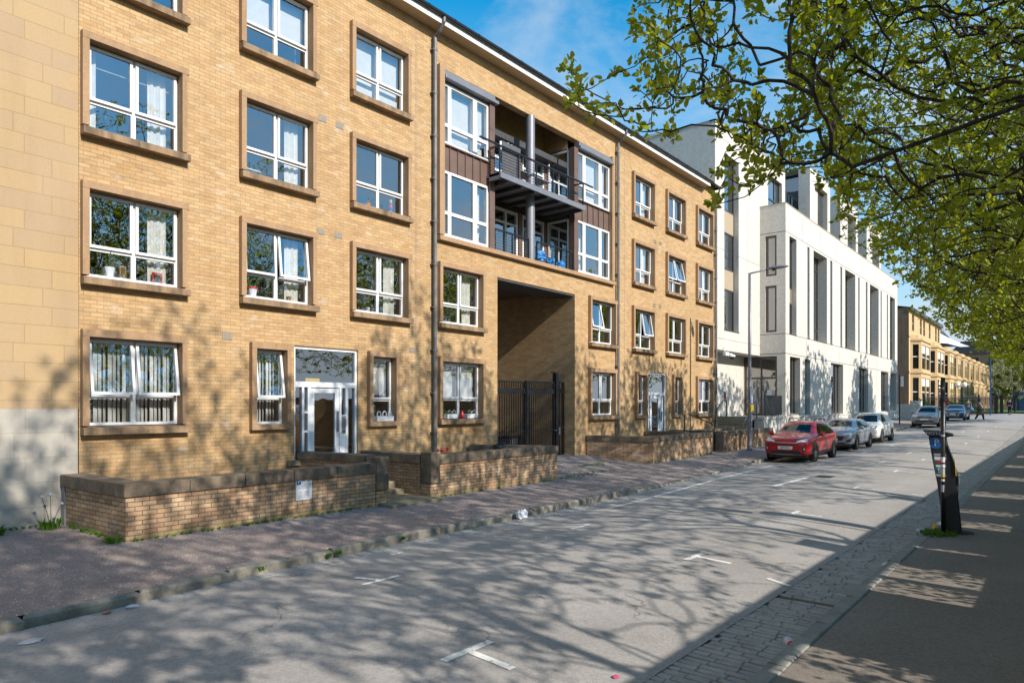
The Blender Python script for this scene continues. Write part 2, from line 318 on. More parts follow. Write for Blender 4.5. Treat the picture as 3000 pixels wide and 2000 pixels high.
# ------------------------------------------------------------------ mesh helpers
class MB:
    def __init__(s): s.v = []; s.f = []; s.m = []
    def add(s, vs, fs, mi=0):
        o = len(s.v); s.v += [tuple(v) for v in vs]
        s.f += [tuple(i+o for i in f) for f in fs]; s.m += [mi]*len(fs); return s
    def quad(s, a, b, c, d, mi=0): return s.add([a, b, c, d], [(0, 1, 2, 3)], mi)
    def box(s, x0, y0, z0, x1, y1, z1, mi=0):
        if x0 > x1: x0, x1 = x1, x0
        if y0 > y1: y0, y1 = y1, y0
        if z0 > z1: z0, z1 = z1, z0
        v = [(x0,y0,z0),(x1,y0,z0),(x1,y1,z0),(x0,y1,z0),(x0,y0,z1),(x1,y0,z1),(x1,y1,z1),(x0,y1,z1)]
        return s.add(v, [(0,3,2,1),(4,5,6,7),(0,1,5,4),(1,2,6,5),(2,3,7,6),(3,0,4,7)], mi)
    def prism(s, pts, z0, z1, mi=0):
        n = len(pts)
        a = sum(pts[i][0]*pts[(i+1) % n][1]-pts[(i+1) % n][0]*pts[i][1] for i in range(n))
        if a < 0: pts = pts[::-1]
        zf0 = z0 if callable(z0) else (lambda x, y: z0); zf1 = z1 if callable(z1) else (lambda x, y: z1)
        v = [(x, y, zf0(x, y)) for x, y in pts] + [(x, y, zf1(x, y)) for x, y in pts]
        f = [tuple(range(n-1, -1, -1)), tuple(range(n, 2*n))] + [(i, (i+1) % n, n+(i+1) % n, n+i) for i in range(n)]
        return s.add(v, f, mi)
    def prism_ax(s, prof, axis, a0, a1, mi=0):
        # extrude a 2D profile along an axis ('x': prof=(y,z); 'y': prof=(x,z))
        n = len(prof)
        def P(p, a): return (a, p[0], p[1]) if axis == 'x' else (p[0], a, p[1])
        v = [P(p, a0) for p in prof] + [P(p, a1) for p in prof]
        return s.add(v, [tuple(range(n)), tuple(range(2*n-1, n-1, -1))] + [(i, n+i, n+(i+1) % n, (i+1) % n) for i in range(n)], mi)
    def tube(s, path, rad, n=8, mi=0, cap=True):
        path = [Vector(p) for p in path]; k = len(path)
        rs = rad if isinstance(rad, (list, tuple)) else [rad]*k
        rings = []; prevx = None
        for i, p in enumerate(path):
            d = (path[min(i+1, k-1)] - path[max(i-1, 0)])
            d = d.normalized() if d.length > 1e-9 else Vector((0, 0, 1))
            if prevx is None:
                ref = Vector((0, 0, 1)) if abs(d.z) < 0.9 else Vector((1, 0, 0))
                x = d.cross(ref).normalized()
            else:
                x = (prevx - d*prevx.dot(d)); x = x.normalized() if x.length > 1e-6 else d.orthogonal().normalized()
            prevx = x; y = d.cross(x)
            rings.append([p + (x*math.cos(2*math.pi*j/n) + y*math.sin(2*math.pi*j/n))*rs[i] for j in range(n)])
        v = [q for r in rings for q in r]; f = []
        for i in range(k-1):
            for j in range(n):
                f.append((i*n+j, i*n+(j+1) % n, (i+1)*n+(j+1) % n, (i+1)*n+j))
        if cap: f.append(tuple(range(n-1, -1, -1))); f.append(tuple((k-1)*n+j for j in range(n)))
        return s.add(v, f, mi)
    def lathe(s, prof, c=(0, 0, 0), n=12, mi=0, cap=True):
        v = [(c[0]+r*math.cos(2*math.pi*j/n), c[1]+r*math.sin(2*math.pi*j/n), c[2]+z) for r, z in prof for j in range(n)]
        k = len(prof); f = [(i*n+j, i*n+(j+1) % n, (i+1)*n+(j+1) % n, (i+1)*n+j) for i in range(k-1) for j in range(n)]
        if cap: f.append(tuple(range(n-1, -1, -1))); f.append(tuple((k-1)*n+j for j in range(n)))
        return s.add(v, f, mi)

def obj_from(name, v, f, mats, parent=None, smooth=False, mi=None, bevel=0.0):
    me = bpy.data.meshes.new(name); me.from_pydata(v, [], f)
    for m in (mats if isinstance(mats, (list, tuple)) else [mats]): me.materials.append(M[m] if isinstance(m, str) else m)
    if mi is not None: me.polygons.foreach_set('material_index', mi)
    if smooth: me.polygons.foreach_set('use_smooth', [True]*len(me.polygons))
    me.update()
    o = bpy.data.objects.new(name, me); COL.objects.link(o)
    if parent: o.parent = parent
    if bevel:
        b = o.modifiers.new('bevel', 'BEVEL'); b.width = bevel; b.segments = 2; b.limit_method = 'ANGLE'; b.angle_limit = R(40)
    return o
def mk(name, b, mats, parent=None, smooth=False, bevel=0.0):
    return obj_from(name, b.v, b.f, mats, parent, smooth, b.m, bevel)
def tag(o, label=None, cat=None, group=None, kind=None):
    if label: o['label'] = label
    if cat: o['category'] = cat
    if group: o['group'] = group
    if kind: o['kind'] = kind
    return o
def thing(name, label, cat, loc=(0, 0, 0), rz=0, group=None):
    o = bpy.data.objects.new(name, None); COL.objects.link(o); o.location = loc; o.rotation_euler = (0, 0, rz)
    o.empty_display_size = 0.2
    return tag(o, label, cat, group)
def copy_tree(o, parent=None):
    c = o.copy(); COL.objects.link(c)
    if parent: c.parent = parent
    for ch in list(o.children): copy_tree(ch, c)
    return c
def soup(name, V, F4, mat, parent=None, smooth=False):
    # fast numpy quads -> mesh
    me = bpy.data.meshes.new(name); V = np.asarray(V, np.float32); F4 = np.asarray(F4, np.int32)
    me.vertices.add(len(V)); me.vertices.foreach_set('co', V.ravel())
    me.loops.add(F4.size); me.loops.foreach_set('vertex_index', F4.ravel())
    me.polygons.add(len(F4)); me.polygons.foreach_set('loop_start', np.arange(0, F4.size, 4, dtype=np.int32))
    me.polygons.foreach_set('loop_total', np.full(len(F4), 4, np.int32))
    if smooth: me.polygons.foreach_set('use_smooth', np.ones(len(F4), bool))
    me.materials.append(M[mat]); me.update(calc_edges=True); me.validate()
    o = bpy.data.objects.new(name, me); COL.objects.link(o)
    if parent: o.parent = parent
    return o
def text_mesh(name, s, size, mat, parent, loc, rot=(R(90), 0, 0), extrude=0.001, align='CENTER', sx=1.0):
    c = bpy.data.curves.new(name, 'FONT'); c.body = s; c.size = size; c.extrude = extrude; c.align_x = align; c.align_y = 'CENTER'
    c.resolution_u = 3
    t = bpy.data.objects.new(name, c); COL.objects.link(t)
    me = bpy.data.meshes.new_from_object(t); bpy.data.objects.remove(t)
    me.materials.clear(); me.materials.append(M[mat])
    o = bpy.data.objects.new(name, me); COL.objects.link(o); o.parent = parent; o.location = loc; o.rotation_euler = rot; o.scale = (sx, 1, 1)
    return o

# ------------------------------------------------------------------ street levels
_pz = [(-400, 0), (14, 0), (22, .05), (28, .10), (35, .15), (41, .22), (45, .32), (58, .60), (70, .84), (80, 1.0), (93, 1.15), (120, 1.3), (4000, 1.3)]
def gz(x):
    for (a, za), (b, zb) in zip(_pz, _pz[1:]):
        if x <= b: return za + (zb-za)*(x-a)/(b-a) if x >= a else za
    return 1.3
def road_z(x, y): return gz(x) - 0.098 + 0.095*(1-min(1, abs((y-5.4)/2.72))**2)
KL = [(-60, 8.0), (-5, 8.15), (2, 8.30), (3.7, 8.42), (5.2, 8.55), (8, 8.68), (12, 8.70), (15, 8.76), (20, 8.95), (25.6, 9.20), (30, 9.32), (46, 9.32), (100, 9.32)]
def kerb_y(x):
    for (a, ya), (b, yb) in zip(KL, KL[1:]):
        if x <= b: return ya + (yb-ya)*(x-a)/(b-a)
    return 9.32
def path_z(x, y):
    base = gz(x) + 0.02
    k = max(0, min(1, (x-14)/14))
    return base + (y-kerb_y(x))*0.012*(1+2.2*k)
# ------------------------------------------------------------------ ground, road, kerbs, setts
def grid_sheet(name, xs, rows, zf, mat, kind='structure'):
    # rows: function x -> list of y
    v = []; f = []; k = len(rows(xs[0]))
    for x in xs:
        for y in rows(x): v.append((x, y, zf(x, y)))
    for i in range(len(xs)-1):
        for j in range(k-1):
            f.append((i*k+j, (i+1)*k+j, (i+1)*k+j+1, i*k+j+1))
    return tag(obj_from(name, v, f, mat, smooth=True), kind=kind)
def lin(a, b, n): return [a+(b-a)*i/n for i in range(n+1)]
XS = lin(-60, -5, 11)[:-1] + lin(-5, 60, 65)[:-1] + lin(60, 140, 20)
gxs = [-1500, -400, -60, 0, 14, 28, 45, 58, 70, 80, 93, 120, 300, 1500, 3000]
grid_sheet('ground', gxs, lambda x: [-2500, -300, -60, 0, 20, 60, 300, 2500], lambda x, y: gz(x)-0.35, 'ground')
def yl(x):  # outer road edge on the building side
    return kerb_y(x)-0.005 if x < 47 else (kerb_y(x) if x > 86 else 9.32)
grid_sheet('road', XS, lambda x: lin(2.74, yl(x)-0.01, 10), road_z, 'road')
grid_sheet('gutter_bed', XS, lambda x: [1.98, 2.36, 2.78], lambda x, y: gz(x)-0.111, 'grit')
grid_sheet('pavement_right', XS, lambda x: [-9, -1.4, 0, 1, 1.83], lambda x, y: gz(x)+0.012, 'path_dark')
def lp(x, y):
    z = path_z(x, y)
    if 15.8 < x < 21.9 and y > 11.0: z += min(1, (y-11.0)/3.2)*0.22*max(0, 1-max(0, abs(x-18.7)-2.3)/0.8)
    if 14.6 < x < 26.2:
        k = min(1, (x-14.6), (26.2-x))*max(0, 1-(y-kerb_y(x)-.15)/1.3)
        z -= 0.068*k
    return z
XP = lin(-60, -4, 8)[:-1] + lin(-4, 40, 88)[:-1] + lin(40, 140, 25)
grid_sheet('pavement_left', XP, lambda x: [kerb_y(x)+0.11, kerb_y(x)+0.5, kerb_y(x)+0.9, 10.6, 11, 11.5, 12, 13, 14.2, 18, 26], lp, 'path')

rk = random.Random(3)
def stone_block(b, x0, x1, y0, y1, z0, z1, bev, slope=None, jz=0.0):
    # block with chamfered top edge, ends stay vertical; follows the street level
    def Z(x, z): return z + gz(x)
    xs = (x0, x1); zt = z1 + rk.uniform(-jz, jz)
    P = []
    for x in xs:
        e = bev if x == x0 else -bev
        P += [(x, y0, Z(x, z0)), (x, y0, Z(x, zt-bev)), (x+e, y0+bev, Z(x, zt)), (x+e, y1-bev, Z(x, zt)), (x, y1, Z(x, zt-bev)), (x, y1, Z(x, z0))]
    f = [(0, 1, 7, 6), (1, 2, 8, 7), (2, 3, 9, 8), (3, 4, 10, 9), (4, 5, 11, 10), (0, 5, 4, 3, 2, 1), (6, 7, 8, 9, 10, 11)]
    b.add(P, f)
# left kerb: individual irregular stones, a dropped stretch before the parked cars
b = MB(); x = -20.0
while x < 92:
    L = rk.uniform(0.75, 1.25)
    top = 0.03 if not (15.6 < x < 25.2) else -0.045
    ya = kerb_y(x+L/2)+rk.uniform(-.012, .012)
    stone_block(b, x+0.005, x+L-0.006, ya, ya+0.175, -0.25, top, 0.03, jz=0.012)
    x += L
o = mk('kerb_left', b, 'kerb'); tag(o, kind='structure')
b = MB(); x = -12.0
while x < 100:
    L = rk.uniform(0.9, 1.5); y0 = 1.83+rk.uniform(-.012, .012)
    stone_block(b, x+0.004, x+L-0.006, y0, y0+0.165, -0.25, 0.022, 0.014, jz=0.008); x += L
tag(mk('kerb_right', b, 'kerb_pale'), kind='structure')
# setts: rows running across the gutter
b = MB(); x = -3.0
while x < 62:
    w = rk.uniform(0.088, 0.125); y = 2.01+rk.uniform(0, 0.05)
    if not (8.30 < x < 8.42):
        while y < 2.70:
            L = rk.uniform(0.19, 0.34)
            if y+L > 2.74: L = 2.76-y-rk.uniform(0, .015)
            if L > 0.07:
                stone_block(b, x+0.006, x+w-0.006, y+0.001, y+L-0.002, -0.2, -0.101+0.006*(y-2), 0.007, jz=0.004)
            y += L
    x += w
tag(mk('cobbled_gutter', b, 'sett'), kind='structure')
b = MB(); x = -2.0
while x < 15:
    w = rk.uniform(0.10, 0.15); ky = kerb_y(x)-0.02; y = ky-0.02
    n = 2 if 1.0 < x < 7 else 1
    for k in range(n+rk.choice((0, 0, 1))):
        L = rk.uniform(0.16, 0.24)
        if rk.random() < 0.92: stone_block(b, x+0.008, x+w-0.008, y-L+0.008, y, -0.3, -0.090+rk.uniform(-.004, .004), 0.012)
        y -= L
    x += w
tag(mk('cobbled_channel', b, 'sett'), kind='structure')
# painted marks (sheets 4 mm above the road)
def strip(b, pts, w):
    for (xa, ya), (xb, yb) in zip(pts, pts[1:]):
        n = max(1, int(math.hypot(xb-xa, yb-ya)/0.25)); d = Vector((xb-xa, yb-ya)).normalized(); q = Vector((-d.y, d.x))*w/2
        for i in range(n):
            A = Vector((xa, ya)).lerp(Vector((xb, yb)), i/n); B = Vector((xa, ya)).lerp(Vector((xb, yb)), (i+1)/n)
            c = [A-q, B-q, B+q, A+q]
            b.quad(*[(p.x, p.y, road_z(p.x, p.y)+0.006) for p in c])
b = MB()
def tee(x, y, sgn, l1=0.32, l2=0.55): strip(b, [(x-l1, y), (x+l1, y)], 0.085); strip(b, [(x, y), (x-0.03, y+sgn*l2)], 0.085)
tee(4.52, 4.22, -1); tee(9.45, 4.27, -1); tee(14.5, 4.4, -1); tee(19.7, 4.4, -1); tee(25.0, 4.4, -1); tee(30.3, 4.4, -1)
strip(b, [(9.04, 3.08), (8.92, 2.76)], 0.08); strip(b, [(14.2, 3.1), (14.1, 2.76)], 0.07); strip(b, [(19.6, 3.1), (19.5, 2.76)], 0.07)
strip(b, [(5.37, 6.79), (5.97, 6.79)], 0.085); strip(b, [(5.66, 6.84), (5.57, 7.2)], 0.085)
strip(b, [(10.17, 6.97), (10.8, 6.97)], 0.085); strip(b, [(10.78, 7.0), (10.55, 7.42)], 0.085)
strip(b, [(6.9, 8.05), (7.15, 8.06)], 0.07)
strip(b, [(18.6, 6.19), (21.5, 6.08)], 0.16)
strip(b, [(13.0, 7.9), (15.0, 8.0), (19.8, 8.35), (25.7, 8.5)], 0.09)
for xx in (26.3, 33.0, 39.0): strip(b, [(xx-0.5, 7.05), (xx+0.5, 7.05)], 0.08); strip(b, [(xx, 7.05), (xx+.05, 7.5)], 0.08)
for xx in (27.5, 33, 39, 45.5, 52): strip(b, [(xx, 5.4), (xx+1.0, 5.38)], 0.1)
for xx in (47, 53, 59, 66): strip(b, [(xx-0.5, 7.0), (xx+0.5, 7.0)], 0.09)
for xx in (36, 42, 48, 54, 60): strip(b, [(xx-0.35, 4.2), (xx+0.35, 4.2)], 0.09)
tag(mk('road_marking', b, 'mark'), kind='structure')
def drain(x, y):
    b = MB(); z = road_z(x, y)+0.005
    b.box(x-.32, y-.24, z-.03, x+.32, y+.24, z, 0)
    for i in range(7):
        for j in range(5): b.box(x-.29+i*.085, y-.21+j*.088, z, x-.235+i*.085, y-.155+j*.088, z+.008, 0)
    tag(mk('manhole_cover', b, 'black'), 'small dark iron drain cover set in the road past the long white dash', 'drain cover')
drain(21.9, 5.75)

# ------------------------------------------------------------------ yellow brick apartment building
AB = thing('apartment_building', 'long yellow brick apartment building with brown stone window surrounds and stacked balconies over its passage', 'apartment building', (4.6, 13.9, 0))
AB.location = (0, 0, 0)
FY = 13.9
LV = [(1.65, 3.58), (4.39, 6.27), (7.10, 8.98), (9.86, 11.75)]
JW = 0.115
wins = []   # x0,x1,zb,zt,kind,opts
def W_(x0, x1, lv, **k): wins.append((x0, x1, LV[lv][0], LV[lv][1], k))
W_(4.61, 6.51, 0, ins='vblind', op=(9, 9)); W_(4.61, 6.51, 1, ins='curtr'); W_(4.61, 6.51, 2, ins='curtlr'); W_(4.61, 6.51, 3, ins='none')
W_(7.66, 9.56, 1, ins='curtr', op=(3, 7)); W_(7.66, 9.56, 2, ins='curtr'); W_(7.66, 9.56, 3, ins='roller')
W_(10.58, 12.54, 1, ins='curtr'); W_(10.58, 12.54, 2, ins='none'); W_(10.58, 12.54, 3, ins='white')
W_(7.90, 8.88, 0, single=True, ins='vblind', op=(9,)); W_(11.12, 12.12, 0, single=True, ins='roller')
W_(13.62, 15.56, 0, ins='net'); W_(13.62, 15.56, 1, ins='curtr')
W_(21.42, 23.34, 0, ins='curtl'); W_(21.42, 23.34, 1, ins='none', op=(12, 0))
for lv, ins, op in ((1, 'none', (0, 9)), (2, 'curtr', (0, 0)), (3, 'curtr', (0, 0))): W_(24.66, 26.56, lv, ins=ins, op=op)
for lv, ins, op in ((1, 'none', (0, 0)), (2, 'none', (10, 12)), (3, 'curtl', (0, 0))): W_(27.66, 29.58, lv, ins=ins, op=op)
for lv, ins in ((0, 'curtl'), (1, 'none'), (2, 'curtr'), (3, 'none')): W_(30.80, 32.72, lv, ins=ins)
W_(24.92, 25.88, 0, single=True, ins='net'); W_(28.28, 29.24, 0, single=True, ins='none')
DOORS = [(9.02, 10.84, 0.93, 3.58), (25.95, 27.77, 0.93, 3.6)]
holes = [(x0+JW-.03, x1-JW+.03, zb+.12, zt-.11) for x0, x1, zb, zt, k in wins] + DOORS
holes += [(16.24, 20.55, -0.4, 6.20), (13.75, 23.02, 7.0, 11.82)]
def wall_grid(b, x0, x1, z0, z1, y, holes, mi=0, dy=0.25):
    xs = sorted(set([x0, x1]+[min(max(h[i], x0), x1) for h in holes for i in (0, 1)]))
    zs = sorted(set([z0, z1]+[min(max(h[i], z0), z1) for h in holes for i in (2, 3)]))
    def solid(i, j):
        cx = (xs[i]+xs[i+1])/2; cz = (zs[j]+zs[j+1])/2
        return not any(h[0] < cx < h[1] and h[2] < cz < h[3] for h in holes)
    for j in range(len(zs)-1):
        i = 0
        while i < len(xs)-1:
            if not solid(i, j): i += 1; continue
            k = i
            while k < len(xs)-1 and solid(k, j): k += 1
            b.quad((xs[i], y, zs[j]), (xs[k], y, zs[j]), (xs[k], y, zs[j+1]), (xs[i], y, zs[j+1]), mi); i = k
    for h in holes:   # reveals
        a, c, d, e = h
        b.quad((a, y, d), (a, y+dy, d), (a, y+dy, e), (a, y, e), mi); b.quad((c, y, d), (c, y, e), (c, y+dy, e), (c, y+dy, d), mi)
        b.quad((a, y, e), (a, y+dy, e), (c, y+dy, e), (c, y, e), mi); b.quad((a, y, d), (c, y, d), (c, y+dy, d), (a, y+dy, d), mi)
b = MB()
wall_grid(b, 4.59, 33.06, -0.35, 12.80, FY, holes)
b.quad((4.59, FY, -.35), (4.59, 22, -.35), (4.59, 22, 12.8), (4.59, FY, 12.8)); b.quad((33.06, FY, -.35), (33.06, FY, 12.8), (33.06, 22, 12.8), (33.06, 22, -.35))
b.quad((4.59, 22, -.35), (16.24, 22, -.35), (16.24, 22, 12.8), (4.59, 22, 12.8)); b.quad((20.55, 22, -.35), (33.06, 22, -.35), (33.06, 22, 12.8), (20.55, 22, 12.8))
b.quad((16.24, 22, 6.4), (20.55, 22, 6.4), (20.55, 22, 12.8), (16.24, 22, 12.8))
b.quad((16.24, FY+.25, -.35), (16.24, 22, -.35), (16.24, 22, 6.4), (16.24, FY+.25, 6.4)); b.quad((20.55, FY+.25, -.35), (20.55, 22, -.35), (20.55, 22, 6.4), (20.55, FY+.25, 6.4))
b.box(31.55, FY-.0, 12.80, 33.06, FY+0.5, 13.45)
mk('wall', b, 'brick', AB)
b = MB(); b.quad((16.24, 14.9, 6.38), (20.55, 14.9, 6.38), (20.55, 22, 6.38), (16.24, 22, 6.38)); mk('passage_ceiling', b, 'white_wall', AB)
b = MB(); b.box(16.245, 13.93, 6.13, 20.545, 14.95, 6.19); mk('shaded_soffit', b, 'roof', AB)  # dark sheet standing in for the shadowed underside at the passage front
# interior shell
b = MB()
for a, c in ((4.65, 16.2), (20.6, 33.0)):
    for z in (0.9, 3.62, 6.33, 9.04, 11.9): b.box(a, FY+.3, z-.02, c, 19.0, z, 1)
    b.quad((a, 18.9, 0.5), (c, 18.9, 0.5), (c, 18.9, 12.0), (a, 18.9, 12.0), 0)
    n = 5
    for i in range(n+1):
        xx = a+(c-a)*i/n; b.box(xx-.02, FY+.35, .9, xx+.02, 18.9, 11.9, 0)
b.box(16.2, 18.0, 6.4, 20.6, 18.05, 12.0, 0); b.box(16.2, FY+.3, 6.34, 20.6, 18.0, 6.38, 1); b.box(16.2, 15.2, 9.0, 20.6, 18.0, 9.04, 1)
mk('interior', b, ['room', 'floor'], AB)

def glazed_sash(b, x0, x1, z0, z1, y, ang=0, fw=0.052, dep=0.05, glass=1, gin=0.02):
    # a frame and pane hinged at its top edge, tilted outward by ang degrees
    c, s = math.cos(R(ang)), math.sin(R(ang))
    def T(x, yy, z):
        h = z1-z; d = yy-y
        return (x, y + d*c - h*s, z1 - h*c - d*s*0 + 0)
    bb = MB()
    bb.box(x0, y-dep, z0, x0+fw, y, z1); bb.box(x1-fw, y-dep, z0, x1, y, z1)
    bb.box(x0+fw, y-dep, z0, x1-fw, y, z0+fw); bb.box(x0+fw, y-dep, z1-fw, x1-fw, y, z1)
    b.add([T(*p) for p in bb.v], bb.f, 0)
    q = [(x0+fw, y-gin, z0+fw), (x1-fw, y-gin, z0+fw), (x1-fw, y-gin, z1-fw), (x0+fw, y-gin, z1-fw)]
    b.add([T(*p) for p in q], [(0, 1, 2, 3)], glass)
def curtain(b, x0, x1, z0, z1, y, amp=0.025, n=None):
    n = n or max(6, int((x1-x0)/0.035)); v = []
    for i in range(n+1):
        x = x0+(x1-x0)*i/n; yy = y+amp*math.sin(i*1.9)+0.01*math.sin(i*0.7)
        v += [(x, yy, z0), (x, yy, z1)]
    b.add(v, [(2*i, 2*i+2, 2*i+3, 2*i+1) for i in range(n)])
def window(x0, x1, zb, zt, k):
    single = k.get('single'); ins = k.get('ins', 'none'); op = k.get('op', (0, 0))
    b = MB(); yf, yb = FY-0.13, FY+0.24
    sh = 0.17 if not single else 0.125; lh = 0.14
    ox0, ox1, oz0, oz1 = x0+JW, x1-JW, zb+sh, zt-lh
    b.box(x0, yf, oz0, ox0, yb, oz1); b.box(ox1, yf, oz0, x1-.015, yb, oz1)
    b.box(x0, yf-.004, oz1, x1+.02, yb, zt)
    surround = mk('window', b, 'surround', AB, bevel=0.006)
    b = MB()
    if single: b.box(x0, yf-.003, zb, x1, yb, oz0)
    else: b.prism_ax([(yf-.05, zb), (yf-.05, oz0-.035), (yb, oz0), (yb, zb)], 'x', x0, x1+.035)
    mk('sill', b, 'surround' if single else 'sill', surround, bevel=0.008)
    y = FY+0.14; fw = 0.055
    zt_ = oz0+(oz1-oz0)*0.335; b = MB()
    b.box(ox0, y-.03, oz0, ox0+fw, y+.04, oz1); b.box(ox1-fw, y-.03, oz0, ox1, y+.04, oz1)
    b.box(ox0+fw, y-.05, oz0, ox1-fw, y+.04, oz0+fw); b.box(ox0+fw, y-.03, oz1-fw, ox1-fw, y+.04, oz1)
    b.box(ox0+fw, y-.03, zt_-.035, ox1-fw, y+.04, zt_+.035)
    cells = [(ox0+fw, ox1-fw)]
    if not single:
        xm = (ox0+ox1)/2; b.box(xm-.045, y-.031, oz0+fw, xm+.045, y+.039, oz1-fw)
        cells = [(ox0+fw, xm-.045), (xm+.045, ox1-fw)]
    mk('frame', b, 'upvc', surround, bevel=0.004)
    b = MB()
    for a, c in cells: b.quad((a, y, oz0+fw), (c, y, oz0+fw), (c, y, zt_-.035), (a, y, zt_-.035))
    mk('pane', b, 'glass', surround)
    for i, (a, c) in enumerate(cells):
        b = MB(); glazed_sash(b, a-.02, c+.02, zt_+.02, oz1-fw+.02, y-.03, op[i] if i < len(op) else 0)
        mk('sash', b, ['upvc', 'glass'], surround)
    yi = FY+0.30; w = ox1-ox0
    if ins == 'vblind':
        b = MB(); n = int(w/0.085)
        for i in range(n):
            x = ox0+0.03+(w-.06)*i/n; a = 0.62+0.2*math.sin(i*2.1)
            b.quad((x, yi, oz0+.02), (x+.095*math.cos(a), yi+.095*math.sin(a), oz0+.02), (x+.095*math.cos(a), yi+.095*math.sin(a), oz1), (x, yi, oz1))
        mk('blind', b, 'blind', surround)
    elif ins in ('roller', 'white', 'net'):
        z0 = {'roller': zt_+.12, 'white': oz0+.02, 'net': zt_-.02}[ins]
        b = MB(); b.quad((ox0+.02, yi, z0), (ox1-.02, yi, z0), (ox1-.02, yi, oz1), (ox0+.02, yi, oz1)); mk('blind', b, 'blind', surround)
    if ins in ('curtr', 'curtlr'):
        b = MB(); curtain(b, ox1-w*0.30, ox1-w*0.08, oz0+.02, oz1, yi); mk('curtain', b, 'curtain', surround)
    if ins in ('curtl', 'curtlr'):
        b = MB(); curtain(b, ox0+.02, ox0+w*0.14, oz0+.02, oz1, yi); mk('curtain', b, 'curtain', surround)
    if ins == 'curtlr':
        b = MB(); b.tube([(ox0+.05, yi+.05, oz1-.28), (ox1-.05, yi+.05, oz1-.28)], .014, 6); mk('curtain_rail', b, 'curtain', surround)
for w in wins: window(*w)

def entrance(x0, x1, z0, z1):
    y = FY+0.10; b = MB(); w = x1-x0; s = w/1.82
    zt_ = 2.62
    X = lambda t: x0+t*s
    b.box(x0, y-.05, z0, X(.06), y+.06, z1); b.box(X(1.76), y-.05, z0, x1, y+.06, z1); b.box(X(.06), y-.05, z1-.07, X(1.76), y+.06, z1)
    b.box(X(.06), y-.06, zt_, X(1.76), y+.06, zt_+.13)
    for a, c in ((.24, .30), (.395, .48), (1.30, 1.36), (1.48, 1.56)): b.box(X(a), y-.05, z0, X(c), y+.06, zt_)
    for zz in (1.55, 2.0): b.box(X(.30), y-.045, zz, X(.395), y+.05, zz+.05)
    b.box(X(1.36), y-.045, z0, X(1.48), y+.05, 1.95)
    fr = mk('entrance', b, 'door_white', AB, bevel=0.004)
    b = MB(); b.quad((X(.06), y+.01, zt_+.13), (X(1.76), y+.01, zt_+.13), (X(1.76), y+.01, z1-.07), (X(.06), y+.01, z1-.07))
    for a, c in ((.06, .24), (.30, .395), (1.36, 1.48), (1.56, 1.76)): b.quad((X(a), y+.01, z0), (X(c), y+.01, z0), (X(c), y+.01, zt_), (X(a), y+.01, zt_))
    mk('pane', b, 'glass', fr)
    b = MB(); dx0, dx1 = X(.485), X(1.295)
    b.box(dx0, y-.03, z0+.02, dx0+.10, y+.03, zt_-.02); b.box(dx1-.12, y-.03, z0+.02, dx1, y+.03, zt_-.02)
    b.box(dx0+.10, y-.03, z0+.02, dx1-.12, y+.03, z0+.12); b.box(dx0+.10, y-.03, zt_-.13, dx1-.12, y+.03, zt_-.02)
    b.quad((dx0+.10, y, z0+.12), (dx1-.12, y, z0+.12), (dx1-.12, y, zt_-.13), (dx0+.10, y, zt_-.13), 1)
    mk('door', b, ['door_white', 'glass'], fr)
    b = MB(); b.box(dx1-.075, y-.075, 1.55, dx1-.035, y-.045, 2.05); b.box(dx1-.07, y-.05, 1.6, dx1-.04, y-.03, 1.64); b.box(dx1-.07, y-.05, 1.96, dx1-.04, y-.03, 2.0); mk('handle', b, 'grey_metal', fr)
    b = MB(); b.box(X(1.36), y-.07, 1.5, X(1.475), y-.046, 1.93, 0)
    for i in range(6): b.box(X(1.38), y-.078, 1.62+i*.045, X(1.40), y-.07, 1.64+i*.045, 1); b.box(X(1.43), y-.078, 1.62+i*.045, X(1.45), y-.07, 1.64+i*.045, 1)
    b.box(X(1.39), y-.078, 1.53, X(1.44), y-.07, 1.58, 1)
    mk('intercom_panel', b, ['grey_metal', 'blackp'], fr)
    b = MB(); b.box(x0-.2, FY-.12, z0-.12, x1+.2, FY+.4, z0); mk('threshold', b, 'step', fr)
    # lit stair wall and a notice seen behind the glass
    b = MB(); b.box(X(-.3), y+2.9, z0, X(2.1), y+2.95, z1+.1, 0); b.box(X(-.1), y+.3, z0, X(-.05), y+2.9, z1, 0); b.box(X(1.87), y+.3, z0, X(1.92), y+2.9, z1, 0); b.box(X(.7), y+.5, zt_+.12, X(1.1), y+.52, zt_+.24, 1); mk('lobby_wall', b, ['brick', 'yellow'], fr)
for d in DOORS: entrance(*d)

# roof, eaves, gutter, downpipes
b = MB(); b.box(4.6, 13.50, 12.76, 31.54, FY+.02, 12.79, 0); mk('soffit', b, 'panel', AB)
b = MB(); b.box(4.6, 13.475, 12.75, 31.56, 13.50, 12.93, 0); mk('fascia', b, 'white', AB)
b = MB(); b.tube([(4.6, 13.41, 12.965), (31.7, 13.41, 12.965)], 0.062, 10)
for i in range(27): b.tube([(4.8+i*1.0, 13.41, 12.965), (4.83+i*1.0, 13.41, 12.965)], 0.07, 10)
mk('gutter', b, 'black', AB, smooth=False)
b = MB(); b.quad((4.6, 13.44, 13.0), (33.1, 13.44, 13.0), (33.1, 18.0, 14.2), (4.6, 18.0, 14.2)); b.quad((4.6, 18.0, 14.2), (33.1, 18.0, 14.2), (33.1, 22.3, 12.9), (4.6, 22.3, 12.9))
b.quad((33.1, 13.44, 13.0), (33.1, 22.3, 12.9), (33.1, 18.0, 14.2), (33.1, 18.0, 14.2)); mk('roof', b, 'roof', AB)
